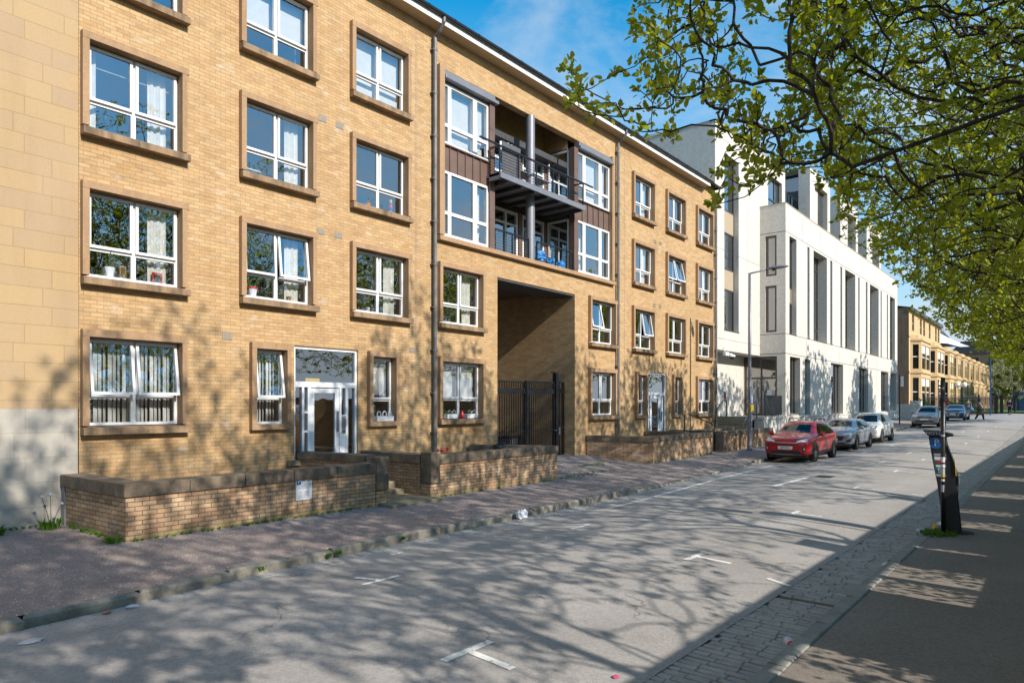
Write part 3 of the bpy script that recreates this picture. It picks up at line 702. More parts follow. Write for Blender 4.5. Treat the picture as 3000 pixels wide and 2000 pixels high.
for px_, top in ((13.42, 1), (23.42, 1), (32.98, 0)):
    b = MB(); y = FY-.12
    if top: b.tube([(px_, 13.43, 12.92), (px_, 13.43, 12.80), (px_, 13.6, 12.6), (px_, y, 12.5), (px_, y, 12.3)], 0.056, 10)
    else: b.lathe([(.05, 0), (.10, .08), (.12, .26), (.12, .3)], (px_, y, 12.25), 10)
    b.tube([(px_, y, 12.3), (px_, y, 0.62 if px_ < 20 else 0.4)], 0.053, 10)
    for z in (12.1, 10.9, 9.7, 8.5, 7.3, 6.1, 4.9, 3.7, 2.5, 1.4): b.lathe([(.066, 0), (.066, .07)], (px_, y, z), 10); b.box(px_-.085, y-.02, z+.02, px_+.085, FY+.0, z+.05)
    mk('downpipe', b, 'lead', AB, smooth=False)
for x, z in ((9.79, 9.06), (10.28, 9.05), (9.74, 6.35), (10.25, 6.35), (7.40, 3.66), (12.67, 3.70), (26.7, 9.24), (27.21, 9.25), (26.64, 6.49), (27.17, 6.5), (29.7, 3.75)):
    b = MB(); b.box(x-.11, FY-.006, z-.075, x+.11, FY+.004, z+.075, 0)
    for i in range(7): b.box(x-.10+i*.03, FY-.014, z-.065, x-.085+i*.03, FY-.006, z+.065, 1)
    mk('air_vent', b, ['grey_metal', 'panel'], AB)

b = MB(); b.box(12.80, FY-.003, .4, 12.815, FY+.004, 12.5); b.box(24.1, FY-.003, .4, 24.112, FY+.004, 12.5); mk('movement_joint', b, 'grey_metal', AB)
# ---- bay windows and balconies over the passage
b = MB(); b.box(13.60, FY-.13, 7.03, 13.80, FY+.2, 11.84); b.box(22.95, FY-.13, 7.03, 23.14, FY+.2, 11.84); b.prism_ax([(FY-.15, 6.87), (FY-.15, 7.0), (FY+.2, 7.03), (FY+.2, 6.87)], 'x', 13.60, 23.20)
mk('bay_surround', b, 'surround', AB, bevel=.006)
def bay(x0, x1, mull, side):
    y = FY+.06
    for z0, z1, tr in ((7.05, 8.93, 7.73), (9.70, 11.44, 10.25)):
        b = MB(); fw = .075
        b.box(x0, y-.05, z0, x1, y+.06, z0+fw); b.box(x0, y-.05, z1-fw, x1, y+.06, z1)
        b.box(x0, y-.05, z0+fw, x0+fw*.8, y+.06, z1-fw); b.box(x1-fw, y-.05, z0+fw, x1, y+.06, z1-fw)
        for a, c in mull: b.box(a, y-.05, z0+fw, c, y+.06, z1-fw)
        b.box(x0+fw*.8, y-.045, tr-.05, x1-fw, y+.055, tr+.05)
        f = mk('bay_window', b, 'upvc', AB, bevel=.005)
        b = MB(); b.quad((x0, y, z0), (x1, y, z0), (x1, y, z1), (x0, y, z1)); mk('pane', b, 'glass', f)
        if z0 > 9:
            b = MB(); b.quad((x0+.1, y+.18, z0+.05), (x1-.05, y+.18, z0+.05), (x1-.05, y+.18, z1), (x0+.1, y+.18, z1)); mk('blind', b, 'curtain', f)
        else:
            b = MB(); curtain(b, x1-.45, x1-.12, z0+.05, z1, y+.25)
            if side > 0: curtain(b, x0+.05, x0+.9, z0+.05, z1-.5, y+.3)
            mk('curtain', b, 'curtain', f)
    b = MB(); b.box(x0, y-.02, 8.93, x1, y+.04, 9.70)
    n = 6
    for i in range(n+1): xx = x0+.02+(x1-x0-.04)*i/n; b.box(xx-.012, y-.055, 8.95, xx+.012, y-.02, 9.68)
    b.box(x0, y-.09, 9.66, x1+.03, y-.02, 9.70)
    mk('zinc_panel', b, 'zinc', AB)
    b = MB(); b.box(x0-.0, y-.24, 11.50, x1+.25*(side < 0)+.05, y+.05, 11.60); b.box(x0, y-.17, 11.60, x1+.2*(side < 0), y+.05, 11.74); b.box(x0, y-.02, 11.44, x1, y+.05, 11.50)
    mk('canopy', b, 'grey_metal', AB, bevel=.01)
bay(13.80, 15.82, [(14.06, 14.20), (15.13, 15.31)], -1)
bay(20.68, 22.95, [(21.08, 21.27), (22.18, 22.38)], 1)
b = MB(); b.box(15.82, FY-.06, 7.03, 16.05, FY+.16, 11.5); b.box(20.43, FY-.06, 7.03, 20.68, FY+.16, 11.5)
for z in (7.9, 8.93, 9.7, 10.7): b.box(15.815, FY-.066, z, 16.055, FY+.1, z+.02); b.box(20.425, FY-.066, z, 20.685, FY+.1, z+.02)
mk('bay_post', b, 'zinc', AB)
# recess: side glazing, rear doors, slabs
BY = 15.15
for z0, z1 in ((6.4, 8.95), (9.25, 11.45)):
    b = MB(); x = 20.44
    b.box(x, FY+.2, z0, x+.06, FY+.26, z1); b.box(x, BY-.16, z0, x+.06, BY-.1, z1); b.box(x, FY+.26, z0, x+.06, BY-.16, z0+.07); b.box(x, FY+.26, z1-.07, x+.06, BY-.16, z1)
    f = mk('side_light', b, 'upvc', AB); b = MB(); b.quad((x+.03, FY+.26, z0), (x+.03, BY-.16, z0), (x+.03, BY-.16, z1), (x+.03, FY+.26, z1)); mk('pane', b, 'glass', f)
    b = MB(); x = 16.0
    b.box(x, FY+.2, z0, x+.06, FY+.26, z1); b.box(x, BY-.16, z0, x+.06, BY-.1, z1)
    f = mk('side_light', b, 'upvc', AB); b = MB(); b.quad((x+.03, FY+.26, z0), (x+.03, BY-.16, z0), (x+.03, BY-.16, z1), (x+.03, FY+.26, z1)); mk('pane', b, 'glass', f)
    for xa, xb in ((16.1, 17.05), (17.35, 18.75), (19.0, 20.3)):
        b = MB(); m = (xa+xb)/2+.05; zt = z1-.35 if z0 > 9 else z1
        for a in (xa, m-.05, xb-.09): b.box(a, BY-.05, z0, a+.09, BY+.05, zt)
        b.box(xa, BY-.04, zt-.09, xb, BY+.04, zt); b.box(xa, BY-.045, z0+.9, m, BY+.04, z0+.98); b.box(xa, BY-.045, zt-.5, xb, BY+.04, zt-.43)
        b.quad((xa+.09, BY, z0), (xb-.09, BY, z0), (xb-.09, BY, zt-.09), (xa+.09, BY, zt-.09), 1)
        mk('balcony_door', b, ['upvc', 'glass'], AB)
    for a, c in ((17.07, 17.33), (18.77, 18.98), (20.3, 20.43)):
        b = MB(); b.box(a, BY-.08, z0, c, BY+.06, z1); mk('door_post', b, 'zinc', AB)
b = MB(); b.quad((16.05, BY+.06, 11.0), (20.44, BY+.06, 11.0), (20.44, BY+.06, 12.9), (16.05, BY+.06, 12.9)); b.quad((20.44, FY+.25, 11.5), (20.44, BY+.06, 11.5), (20.44, BY+.06, 12.9), (20.44, FY+.25, 12.9)); mk('recess_wall', b, 'brick', AB)
b = MB(); b.box(16.05, BY-.5, 11.1, 20.43, BY+.04, 11.16); b.box(16.05, BY-.55, 11.05, 20.43, BY-.5, 11.25); mk('rear_canopy', b, 'roof', AB)
b = MB(); b.box(15.75, FY-.55, 9.09, 20.42, FY-.49, 9.26); b.box(15.75, FY-.49, 9.17, 20.42, BY-.06, 9.25); b.box(15.75, FY-.49, 9.06, 15.81, FY-.08, 9.25); mk('balcony_slab', b, 'grey_metal', AB)
b = MB()
for i in range(7): xx = 16.15+i*.68; b.box(xx, FY-.48, 9.04, xx+.06, BY-.08, 9.165)
mk('balcony_joist', b, 'roof', AB)
b = MB(); b.lathe([(.155, 0), (.155, 4.8)], (18.02, FY+.08, 7.03), 20, cap=False); mk('balcony_column', b, 'grey_metal', AB, smooth=True)
def railing(name, xa, xb, y, z0, z1, wires, ext=0, side=False, handmat='lead'):
    b = MB(); n = max(2, int((xb-xa)/0.85))
    for i in range(n+1): xx = xa+(xb-xa)*i/n; b.box(xx-.018, y-.018, z0, xx+.018, y+.018, z1)
    b.box(xa-ext, y-.03, z1, xb+ext*.7, y+.03, z1+.04)
    for k in range(wires): z = z0+(z1-z0)*(k+.6)/wires; b.tube([(xa, y, z), (xb, y, z)], .006, 5)
    if side:
        b.box(xa-.03, y+.03, z1, xa+.03, FY-.07, z1+.04); b.box(xb-.03, y+.03, z1, xb+.03, FY-.07, z1+.04)
        for k in range(wires): z = z0+(z1-z0)*(k+.6)/wires; b.tube([(xa, y, z), (xa, FY-.05, z)], .006, 5); b.tube([(xb, y, z), (xb, FY-.05, z)], .006, 5)
    mk(name, b, 'black', AB)
railing('balcony_railing', 15.8, 20.38, FY-.47, 9.25, 10.06, 9, ext=.9, side=True)
railing('balcony_railing', 16.1, 17.8, FY-.02, 7.04, 7.66, 7); railing('balcony_railing', 18.25, 20.4, FY-.02, 7.04, 7.66, 7)
# things kept on the balconies
t = tag(mk('privacy_screen', (lambda b: (b.box(16.0, FY-.40, 9.3, 16.9, FY-.38, 10.3), b)[1])(MB()), 'cloth_grey'), 'dark grey cloth screen tied inside the upper balcony railing', 'screen')
b = MB(); curtain(b, 16.15, 17.0, 9.75, 10.42, FY-.18, .05, 14); tag(mk('drying_cloth', b, 'white'), 'pale patterned cloth hung to dry on the upper balcony', 'cloth')
b = MB(); 
for xx in (17.4, 18.6): b.tube([(xx, FY+.3, 9.3), (xx+.5, FY+.3, 10.05)], .015, 6); b.tube([(xx+.5, FY+.3, 9.3), (xx, FY+.3, 10.05)], .015, 6)
b.box(17.3, FY+.1, 9.9, 19.2, FY+.6, 9.93); tag(mk('drying_rack', b, 'grey_metal'), 'folding grey drying rack standing on the upper balcony', 'drying rack')
rb = random.Random(5)
def bag_mesh(b, c, r, rr, mi=0, sq=.8):
    n, k = 12, 8; v = []
    for i in range(k+1):
        th = math.pi*i/k
        for j in range(n):
            ph = 2*math.pi*j/n; q = r*(1+rr.uniform(-.22, .22)) if 0 < i < k else r
            v.append((c[0]+q*math.sin(th)*math.cos(ph), c[1]+q*math.sin(th)*math.sin(ph)*.8, c[2]+q*math.cos(th)*sq))
    b.add(v, [(i*n+j, (i+1)*n+j, (i+1)*n+(j+1) % n, i*n+(j+1) % n) for i in range(k) for j in range(n)], mi)
for i, (xx, zz, r, lab) in enumerate(((18.75, 7.28, .27, 'blue plastic bag standing tallest beside the column on the lower balcony'), (19.45, 7.2, .22, 'blue plastic bag in the middle of the lower balcony right panel'), (20.0, 7.18, .2, 'blue plastic bag nearest the right end of the lower balcony'))):
    b = MB(); bag_mesh(b, (xx, FY+.25, zz), r, rb); tag(mk('plastic_sack', b, 'bagblue', smooth=False), lab, 'bag', 'blue bags on the lower balcony')
b = MB(); b.box(16.06, FY+.01, 6.86, 20.43, BY-.06, 7.02); mk('balcony_floor', b, 'step', AB)

# ------------------------------------------------------------------ sandstone neighbour on the left
SB = thing('sandstone_building', 'smooth sandstone ashlar building end with a grey base at the left edge', 'building')
b = MB(); b.box(-14, FY-.012, 2.13, 4.58, 22, 19); mk('wall', b, 'sandstone', SB)
b = MB(); b.box(-14, FY-.022, -.4, 4.565, 22, 2.13); mk('plinth', b, 'plinth_stone', SB)

# ------------------------------------------------------------------ low garden walls (plan polygons)
def offset_wall(pts, t):
    # thick polyline; pts given along the outer face, thickness t to the left of travel
    P = [Vector(p) for p in pts]; L = []
    for i, p in enumerate(P):
        d0 = (P[i]-P[i-1]).normalized() if i else (P[1]-P[0]).normalized()
        d1 = (P[i+1]-P[i]).normalized() if i < len(P)-1 else d0
        n0 = Vector((-d0.y, d0.x)); n1 = Vector((-d1.y, d1.x)); n = (n0+n1).normalized()
        L.append(p + n*(t/max(.3, n.dot(n1))))
    return P, L
def low_wall(label, pts, t, z1, ch, ov=.04, seam=1.05, post=None):
    g = thing('garden_wall', label, 'garden wall', (0, 0, 0), 0, 'low brick garden walls before the apartments')
    P, L = offset_wall(pts, t); b = MB()
    for i in range(len(P)-1):
        b.prism([P[i], P[i+1], L[i+1], L[i]], -.35, lambda x, y: z1-ch)
    mk('brickwork', b, 'brick_low', g)
    P2, L2 = offset_wall([Vector(p) for p in pts], t)
    b = MB()
    for i in range(len(P)-1):
        d = (P[i+1]-P[i]); n = max(1, round(d.length/seam)); q = Vector((d.y, -d.x)).normalized()*ov
        for k in range(n):
            e = .0035
            a = P[i].lerp(P[i+1], k/n); c = P[i].lerp(P[i+1], (k+1)/n); a2 = L[i].lerp(L[i+1], k/n); c2 = L[i].lerp(L[i+1], (k+1)/n)
            u = d.normalized()*e
            a_, c_ = a+q, c+q
            if k == 0 and i > 0:
                dd = (P[i]-P[i-1]).normalized(); a_ = a+q+Vector((dd.y, -dd.x))*ov
            if k == n-1 and i < len(P)-2:
                dn = (P[i+2]-P[i+1]).normalized(); c_ = c+q+Vector((dn.y, -dn.x))*ov
            b.prism([a_+u, c_-u, c2-q-u, a2-q+u], z1-ch, z1+rk.uniform(-.004, .004))
    mk('coping', b, 'coping', g, bevel=.012)
    if post:
        (xa, ya, xb, yb, za, zb) = post; b = MB(); b.box(xa, ya, za, xb, yb, zb); mk('pier', b, 'coping', g, bevel=.02)
    return g
wl = low_wall('long low brick wall with dark coping carrying the white parking notice', [(4.32, 13.86), (4.42, 11.42), (9.36, 11.42)], .30, .97, .215, post=(9.36, 11.36, 9.69, 11.74, .38, 1.09))
b = MB(); b.box(9.38, 11.42, -.35, 9.66, 11.70, .38); mk('pier_base', b, 'brick_low', wl)
b = MB(); b.box(4.30, 13.72, 0.0, 4.36, 13.86, .80); mk('end_strip', b, 'grey_metal', wl)
low_wall('short dark coped return wall left of the first entrance door', [(9.1, 13.88), (9.4, 11.78)], .28, 1.12, .17)
wr = low_wall('low brick wall with stone pier and red geraniums beneath the downpipe', [(10.96, 13.88), (10.96, 11.75)], .28, 1.05, .22, post=(10.94, 11.36, 11.24, 11.72, .39, 1.10))
P_ = [(10.97, 11.42), (15.95, 11.42), (15.0, 13.88)]
low_wall('low brick garden wall beside the gated passage', [(11.245, 11.42), (16.0, 11.42), (15.1, 13.86)], .30, 1.04, .215)
b = MB(); b.box(10.965, 11.42, -.35, 11.24, 11.72, .39); mk('pier_base', b, 'brick_low', wr)
low_wall('low brick garden wall right of the passage running to the second entrance', [(21.25, 13.86), (21.85, 11.45), (27.0, 11.45)], .30, 1.08, .19)
low_wall('inner coped return wall left of the second entrance door', [(25.7, 13.86), (25.7, 12.0)], .25, 1.12, .17)
low_wall('dark coped return wall right of the second entrance door', [(28.0, 13.86), (28.0, 11.8)], .28, 1.10, .2, post=(27.98, 11.35, 28.4, 11.75, .1, 1.10))
low_wall('low brick wall behind the street lamp', [(28.42, 11.45), (34.3, 11.45)], .30, 1.08, .19)
low_wall('dark coped inner wall behind the street lamp', [(28.4, 13.0), (33.6, 13.0)], .25, 1.08, .19)
def steps(label, x0, x1, y0, n, z0, rise, tread, slab=True):
    g = thing('entrance_steps', label, 'steps'); b = MB()
    for i in range(n):
        b.box(x0, y0+i*tread-.02, z0-.2, x1, FY-.02 if i == n-1 else y0+(i+1)*tread, z0+rise*(i+1))
    mk('step', b, 'step', g, bevel=.015)
    if slab:
        b = MB(); b.box(x0+.02, y0-1.35, z0-.2, x1-.02, y0-.03, z0+.035); mk('landing_slab', b, 'step', g, bevel=.01)
steps('worn stone steps between the first two low walls', 9.42, 10.94, 12.3, 5, .07, .155, .3)
steps('worn stone steps before the second white entrance door', 25.97, 27.97, 12.4, 5, .25, .135, .3, False)
b = MB(); z = 1.0
for y in (11.7, 12.9): pass
b.tube([(27.9, 13.1, .6), (27.9, 13.1, 1.78), (27.9, 12.9, 1.80), (27.9, 11.9, 1.42), (27.9, 11.75, 1.30), (27.9, 11.75, .3)], .025, 8)
tag(mk('handrail', b, 'black', smooth=True), 'slim black handrail beside the second entrance steps', 'handrail')

# notice on the low wall
sg = thing('parking_notice', 'white parking notice with blue P badge fixed to the low brick wall', 'sign')
b = MB(); b.box(7.43, 11.395, .385, 7.78, 11.412, .795); mk('board', b, 'white', sg)
b = MB(); b.box(7.45, 11.391, .685, 7.54, 11.3945, .78); mk('badge', b, 'signblue', sg)
text_mesh('letter', 'P', .11, 'white', sg, (7.495, 11.389, .732))
text_mesh('hours', '8am - 10pm', .042, 'ink', sg, (7.655, 11.393, .745))
b = MB()
for i, (a, c) in enumerate(((.06, .2), (.04, .27), (.14, .18), (.08, .28), (.1, .25), (.06, .28), (.04, .29))): b.box(7.43+a, 11.3925, .64-i*.036, 7.43+c, 11.3945, .652-i*.036)
b.box(7.71, 11.3925, .66, 7.75, 11.3945, .69); mk('small_print', b, 'inkgrey', sg)

# passage gate
gt = thing('passage_gate', 'tall black barred metal gate closing the brick passage', 'gate', (0, 0, 0))
GYt = 14.3
def gate_leaf(x0, x1, z0, z1, y):
    b = MB(); b.box(x0, y-.03, z0, x0+.05, y+.03, z1); b.box(x1-.05, y-.03, z0, x1, y+.03, z1)
    b.box(x0, y-.03, z1-.05, x1, y+.03, z1); b.box(x0, y-.035, z1-.42, x1, y+.035, z1-.24); b.box(x0, y-.025, z0+1.0, x1, y+.025, z0+1.03); b.box(x0, y-.03, z0+.05, x1, y+.03, z0+.1)
    n = int((x1-x0)/.115)
    for i in range(1, n): xx = x0+(x1-x0)*i/n; b.box(xx-.012, y-.012, z0+.05, xx+.012, y+.012, z1)
    return mk('leaf', b, 'black', gt)
gate_leaf(16.34, 18.15, .30, 3.0, GYt); gate_leaf(18.28, 19.82, .30, 3.02, GYt)
gate_leaf(20.02, 20.42, .35, 3.04, GYt)
for xx, w, h in ((16.29, .05, 3.35), (18.215, .06, 3.02), (19.92, .08, 3.35)):
    b = MB(); b.box(xx-w, GYt-w, .1, xx+w, GYt+w, h)
    if h > 3.2: b.box(xx-w, GYt-.02, h, xx+(.28 if xx < 17 else -.25), GYt+.02, h+.05)
    mk('post', b, 'black', gt)
b = MB(); b.box(19.98, GYt-.1, 1.15, 20.06, GYt-.03, 1.4); b.tube([(19.75, GYt-.08, 1.3), (19.95, GYt-.08, 1.3)], .012, 6); mk('latch', b, 'grey_metal', gt)
for i, (xx, lab) in enumerate(((18.55, 'grey wheeled bin behind the gate, nearer its middle post'), (19.15, 'dark wheeled bin behind the gate, beside the grey one'))):
    bn = thing('wheeled_bin', lab, 'bin', (xx, 15.4, .31)); b = MB()
    b.prism_ax([(-.22, .08), (.22, .08), (.27, .72), (-.27, .72)], 'x', -.24, .24); mk('body', b, 'grey_metal' if i == 0 else 'blackp', bn, bevel=.02)
    b = MB(); b.prism_ax([(-.30, .72), (.28, .72), (.28, .76), (-.05, .81), (-.30, .77)], 'x', -.27, .27); mk('lid', b, 'blackp', bn, bevel=.015)
    b = MB()
    for s in (-1, 1): b.tube([(s*.2, .24, .1), (s*.27, .24, .1)], .1, 12)
    mk('wheel', b, 'rubber', bn)

# ------------------------------------------------------------------ white stone building
WB = thing('white_stone_building', 'modern white stone faced building with tall narrow windows and stepped roof boxes', 'building')
WX0, WX1, WY = 39.5, 71.4, 12.45
wwin = [(40.17, 41.47), (43.6, 44.05), (48.7, 49.23), (51.28, 51.77), (56.42, 56.87), (58.89, 59.45), (64.25, 64.68), (66.75, 67.21), (68.05, 70.31)]
wide = [(44.89, 47.91), (52.58, 55.52), (60.31, 63.5)]
gfw = [(40.25, 42.18, 1.68, 4.98), (43.05, 44.16, 1.68, 4.98), (48.85, 52.02, 1.6, 5.03), (56.58, 59.68, 1.68, 5.05), (64.35, 67.42, 1.70, 5.06)]
H2 = [(a, c, 6.28, 11.85) for a, c in wwin+wide] + gfw + [(68.23, 71.0, 1.7, 5.06)]
b = MB(); wall_grid(b, WX0, WX1, 1.58, 13.58, WY, H2, 0, dy=.62)
def wall_gridx(b, y0, y1, z0, z1, x, holes, mi=0, dx=.3):
    ys = sorted(set([y0, y1]+[h[i] for h in holes for i in (0, 1)])); zs = sorted(set([z0, z1]+[h[i] for h in holes for i in (2, 3)]))
    for j in range(len(zs)-1):
        for i in range(len(ys)-1):
            cy = (ys[i]+ys[i+1])/2; cz = (zs[j]+zs[j+1])/2
            if any(h[0] < cy < h[1] and h[2] < cz < h[3] for h in holes): continue
            b.quad((x, ys[i], zs[j]), (x, ys[i], zs[j+1]), (x, ys[i+1], zs[j+1]), (x, ys[i+1], zs[j]), mi)
    for h in holes:
        a, c, d, e = h
        b.quad((x, a, d), (x+dx, a, d), (x+dx, a, e), (x, a, e), mi); b.quad((x, c, d), (x, c, e), (x+dx, c, e), (x+dx, c, d), mi)
        b.quad((x, a, e), (x+dx, a, e), (x+dx, c, e), (x, c, e), mi)
wall_gridx(b, WY, 14.9, 1.58, 13.58, WX0, [(12.93, 14.85, 1.6, 4.98), (12.95, 13.58, 6.35, 9.0), (12.95, 13.58, 9.55, 11.85)], 0, .18)
b.box(WX0+.2, WY+1.6, 13.5, WX1, 30, 13.56)                       # roof slab
b.box(WX0+.01, WY+.01, 13.3, WX1-.01, WY+.35, 13.575); b.box(WX0+.01, WY+.36, 13.3, WX0+.35, 14.9, 13.575)
b.quad((WX1, WY, 1.58), (WX1, 30, 1.58), (WX1, 30, 13.58), (WX1, WY, 13.58))
# taller recessed part by the brick building
RH = [(34.30, 36.28, 6.12, 15.25)]
wall_grid(b, 33.12, 39.5, 5.03, 16.55, FY, RH, 0, dy=.5)
wall_grid(b, 39.5, 44.0, 13.5, 16.9, FY, [(40.9, 43.4, 13.6, 15.9)], 0, dy=.3)
b.quad((33.12, FY, 5.03), (33.12, 14.87, 5.03), (39.5, 14.87, 5.03), (39.5, FY, 5.03))
b.quad((33.12, FY, 1.0), (33.12, 34, 1.0), (33.12, 34, 17.6), (33.12, FY, 16.55)); b.quad((33.12, FY, 16.55), (33.12, 34, 17.6), (44.0, 34, 17.6), (44.0, FY, 16.9))
b.quad((44.0, FY, 13.5), (44.0, 34, 13.5), (44.0, 34, 17.6), (44.0, FY, 16.9))
wall_grid(b, 33.12, 39.5, .2, 5.03, 14.87, [], 0)
mk('wall', b, 'white_wall', WB)
b = MB()
for z in (6.22, 11.98): b.box(WX0, WY-.004, z, WX1, WY+.01, z+.028); b.box(WX0-.004, WY, z, WX0+.01, 13.9, z+.028)
b.box(WX0, WY-.004, 5.1, WX1, WY+.01, 5.13); b.box(WX0-.004, WY, 5.1, WX0+.01, 13.9, 5.13)
for x in (42.6, 46.4, 50.2, 54.0, 57.9, 61.9, 65.6, 69.0): b.box(x, WY-.003, 12.0, x+.03, WY+.01, 13.3); b.box(x+.8, WY-.003, 1.6, x+.83, WY+.01, 6.2)
for z in (5.6, 10.2, 15.9): b.box(33.12, FY-.004, z, 39.5, FY+.01, z+.014)
b.box(37.6, FY-.004, 5.03, 37.61, FY+.01, 16.5)
mk('panel_joint', b, 'bronze', WB)
for q in [(a-.03, WY-.03, 6.235, c+.03, WY+.12, 6.278) for a, c in wwin+wide]+[(a-.03, WY-.03, d-.05, c+.03, WY+.12, d-.006) for a, c, d, e in gfw]+[(34.27, FY-.03, 6.07, 36.31, FY+.12, 6.118)]:
    b = MB(); b.box(*q); mk('window_sill', b, 'bronze', WB)
b = MB(); b.box(WX0-.02, WY-.02, 13.575, WX1+.02, WY+.4, 13.62); b.box(WX0-.02, WY+.4, 13.575, WX0+.36, 14.9, 13.62); b.box(33.1, FY-.03, 16.55, 33.3, 33.9, 16.62)
b.prism_ax([(33.1, 16.55), (44.02, 16.9), (44.02, 16.97), (33.1, 16.62)], 'y', FY-.03, FY+.3)
mk('coping', b, 'panel', WB)
def glazing(x0, x1, z0, z1, y, splits=(), trans=(), spand=(), fw=.07, mat='glass_dark', back=True):
    b = MB(); b.box(x0, y-.04, z0, x0+fw, y+.05, z1); b.box(x1-fw, y-.04, z0, x1, y+.05, z1); b.box(x0+fw, y-.04, z0, x1-fw, y+.05, z0+fw); b.box(x0+fw, y-.04, z1-fw, x1-fw, y+.05, z1)
    for s in splits: b.box(s-fw/2, y-.04, z0+fw, s+fw/2, y+.05, z1-fw)
    for s in trans: b.box(x0+fw, y-.038, s-fw/2, x1-fw, y+.048, s+fw/2)
    b.quad((x0+fw, y, z0), (x1-fw, y, z0), (x1-fw, y, z1), (x0+fw, y, z1), 1)
    for a, c in spand: b.box(x0+fw, y-.03, a, x1-fw, y-.005, c, 2)
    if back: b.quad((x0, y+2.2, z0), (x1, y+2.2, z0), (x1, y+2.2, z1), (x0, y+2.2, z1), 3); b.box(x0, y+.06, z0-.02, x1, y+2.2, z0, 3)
    return mk('window', b, ['bronze', mat, 'panel', 'room'], WB)
for i, (a, c) in enumerate(wwin):
    if c-a > 1: glazing(a, c-.0, 6.28, 11.85, WY+.30, ((c-.25),) if i == 0 else (a+.9, a+1.7), (9.0, 8.1), ((8.1, 9.0),) if i == 0 else ())
    else: glazing(a, c, 6.28, 11.85, WY+.42, (), (8.6,), ())
for a, c in wide: glazing(a+.02, c-.02, 6.28, 11.85, WY+.60, ((a+c)/2+.2,), (7.1, 9.1, 11.0), ())
for (a, c, d, e) in gfw: glazing(a, c, d, e, WY+.34, (a+(c-a)*.7,) if c-a > 1.3 else (a+.6,), (3.6,) if c-a < 1.3 else (), ())
glazing(68.23, 71.0, 1.7, 5.06, WY+.5, (), (3.2,), ())
glazing(34.30, 36.28, 6.12, 15.25, FY+.30, (34.65,), (8.3, 9.4, 11.3, 12.5), ((8.3, 9.4), (11.3, 12.5)), .08)
glazing(40.9, 43.4, 13.6, 15.9, FY+.2, (42.5,), (14.6,), ())
def glazing_x(y0, y1, z0, z1, x, splits=(), trans=(), name='window', mats=('bronze', 'glass_dark')):
    b = MB(); fw = .12
    b.box(x-.05, y0, z0, x+.04, y0+fw, z1); b.box(x-.05, y1-fw, z0, x+.04, y1, z1); b.box(x-.05, y0+fw, z0, x+.04, y1-fw, z0+fw); b.box(x-.05, y0+fw, z1-fw, x+.04, y1-fw, z1)
    for s in splits: b.box(x-.05, s-.04, z0+fw, x+.04, s+.04, z1-fw)
    for s in trans: b.box(x-.045, y0+fw, s-.05, x+.035, y1-fw, s+.05)
    b.quad((x, y0+fw, z0), (x, y1-fw, z0), (x, y1-fw, z1), (x, y0+fw, z1), 1)
    return mk(name, b, list(mats), WB)
glazing_x(12.95, 13.58, 6.35, 9.0, WX0+.12); glazing_x(12.95, 13.58, 9.55, 11.85, WX0+.12)
b = MB(); b.box(WX0+.05, 12.95, 9.0, WX0+.12, 13.58, 9.55); mk('spandrel', b, 'panel', WB)
b = MB()
for y0, y1, z0, z1 in ((12.95, 13.58, 6.35, 9.0), (12.95, 13.58, 9.55, 11.85)): b.quad((WX0+.6, y0, z0), (WX0+.6, y1, z0), (WX0+.6, y1, z1), (WX0+.6, y0, z1))
mk('blind', b, 'blind', WB)
dr = glazing_x(12.93, 14.85, 1.6, 4.98, WX0+.15, (13.85,), (3.75,), 'entrance_door')
b = MB(); b.tube([(WX0+.02, 13.72, 2.2), (WX0+.02, 13.72, 3.0)], .025, 6); b.tube([(WX0+.1, 13.72, 2.25), (WX0+.02, 13.72, 2.25)], .015, 6); mk('handle', b, 'chrome', dr)
b = MB(); b.box(WX0+.08, 13.2, 2.6, WX0+.09, 13.5, 3.05); mk('paper_notice', b, 'white', dr)
b = MB(); b.box(WX0+.9, 12.8, 1.6, WX0+1.0, 13.8, 4.1); b.box(WX0+2.6, 13.3, 1.6, WX0+2.7, 15, 5.0); mk('lobby_panel', b, 'wood', dr)
# plinth, entrance landing and steps
b = MB(); b.box(WX0-.03, WY-.10, -.2, WX1+.02, WY+.7, 1.5); b.box(WX0-.06, WY-.14, 1.5, WX1+.04, WY+.7, 1.58); b.box(35.85, WY-.05, -.2, WX0-.03, 14.85, 1.45); b.box(35.80, WY-.1, 1.45, WX0-.03, 14.85, 1.58)
mk('plinth', b, 'white_wall', WB, bevel=.01)
b = MB()
for i in range(8): b.box(33.6, 12.55+i*.0, .2, 35.83-.0, 14.85, .2) if False else b.box(33.6+.28*i, 12.9, .15, 35.83, 14.84, .32+.158*(i+1))
mk('step', b, 'step', WB, bevel=.01)
b = MB(); b.tube([(33.7, 14.5, .4), (33.7, 14.5, 1.35), (35.6, 14.5, 2.45), (36.1, 14.5, 2.45), (36.1, 14.5, 1.55)], .03, 8); b.tube([(34.8, 14.5, 1.0), (34.8, 14.5, 1.98)], .022, 6); mk('handrail', b, 'bronze', WB, smooth=True)
b = MB(); b.tube([(33.9, 12.75, .4), (33.9, 12.75, 1.3), (35.8, 12.75, 2.4), (35.8, 12.75, 1.5)], .03, 8); mk('handrail', b, 'grey_metal', WB, smooth=True)
b = MB(); b.box(35.95, WY-.02, 1.66, 38.8, WY+.0, 2.72)
for x in (36.3, 37.3, 38.3): b.box(x-.03, WY-.01, 1.58, x+.03, WY+.02, 1.67)
mk('black_screen', b, 'blackp', WB)
cm = thing('security_camera', 'white dome security camera bracketed to the white stone wall', 'security camera', (34.4, FY-.1, 4.85)); b = MB()
b.box(-.35, -.08, -.10, .10, .08, .08); b.tube([(-.3, 0, .1), (-.3, 0, .28), (-.2, .1, .3)], .025, 6); mk('bracket', b, 'white', cm)
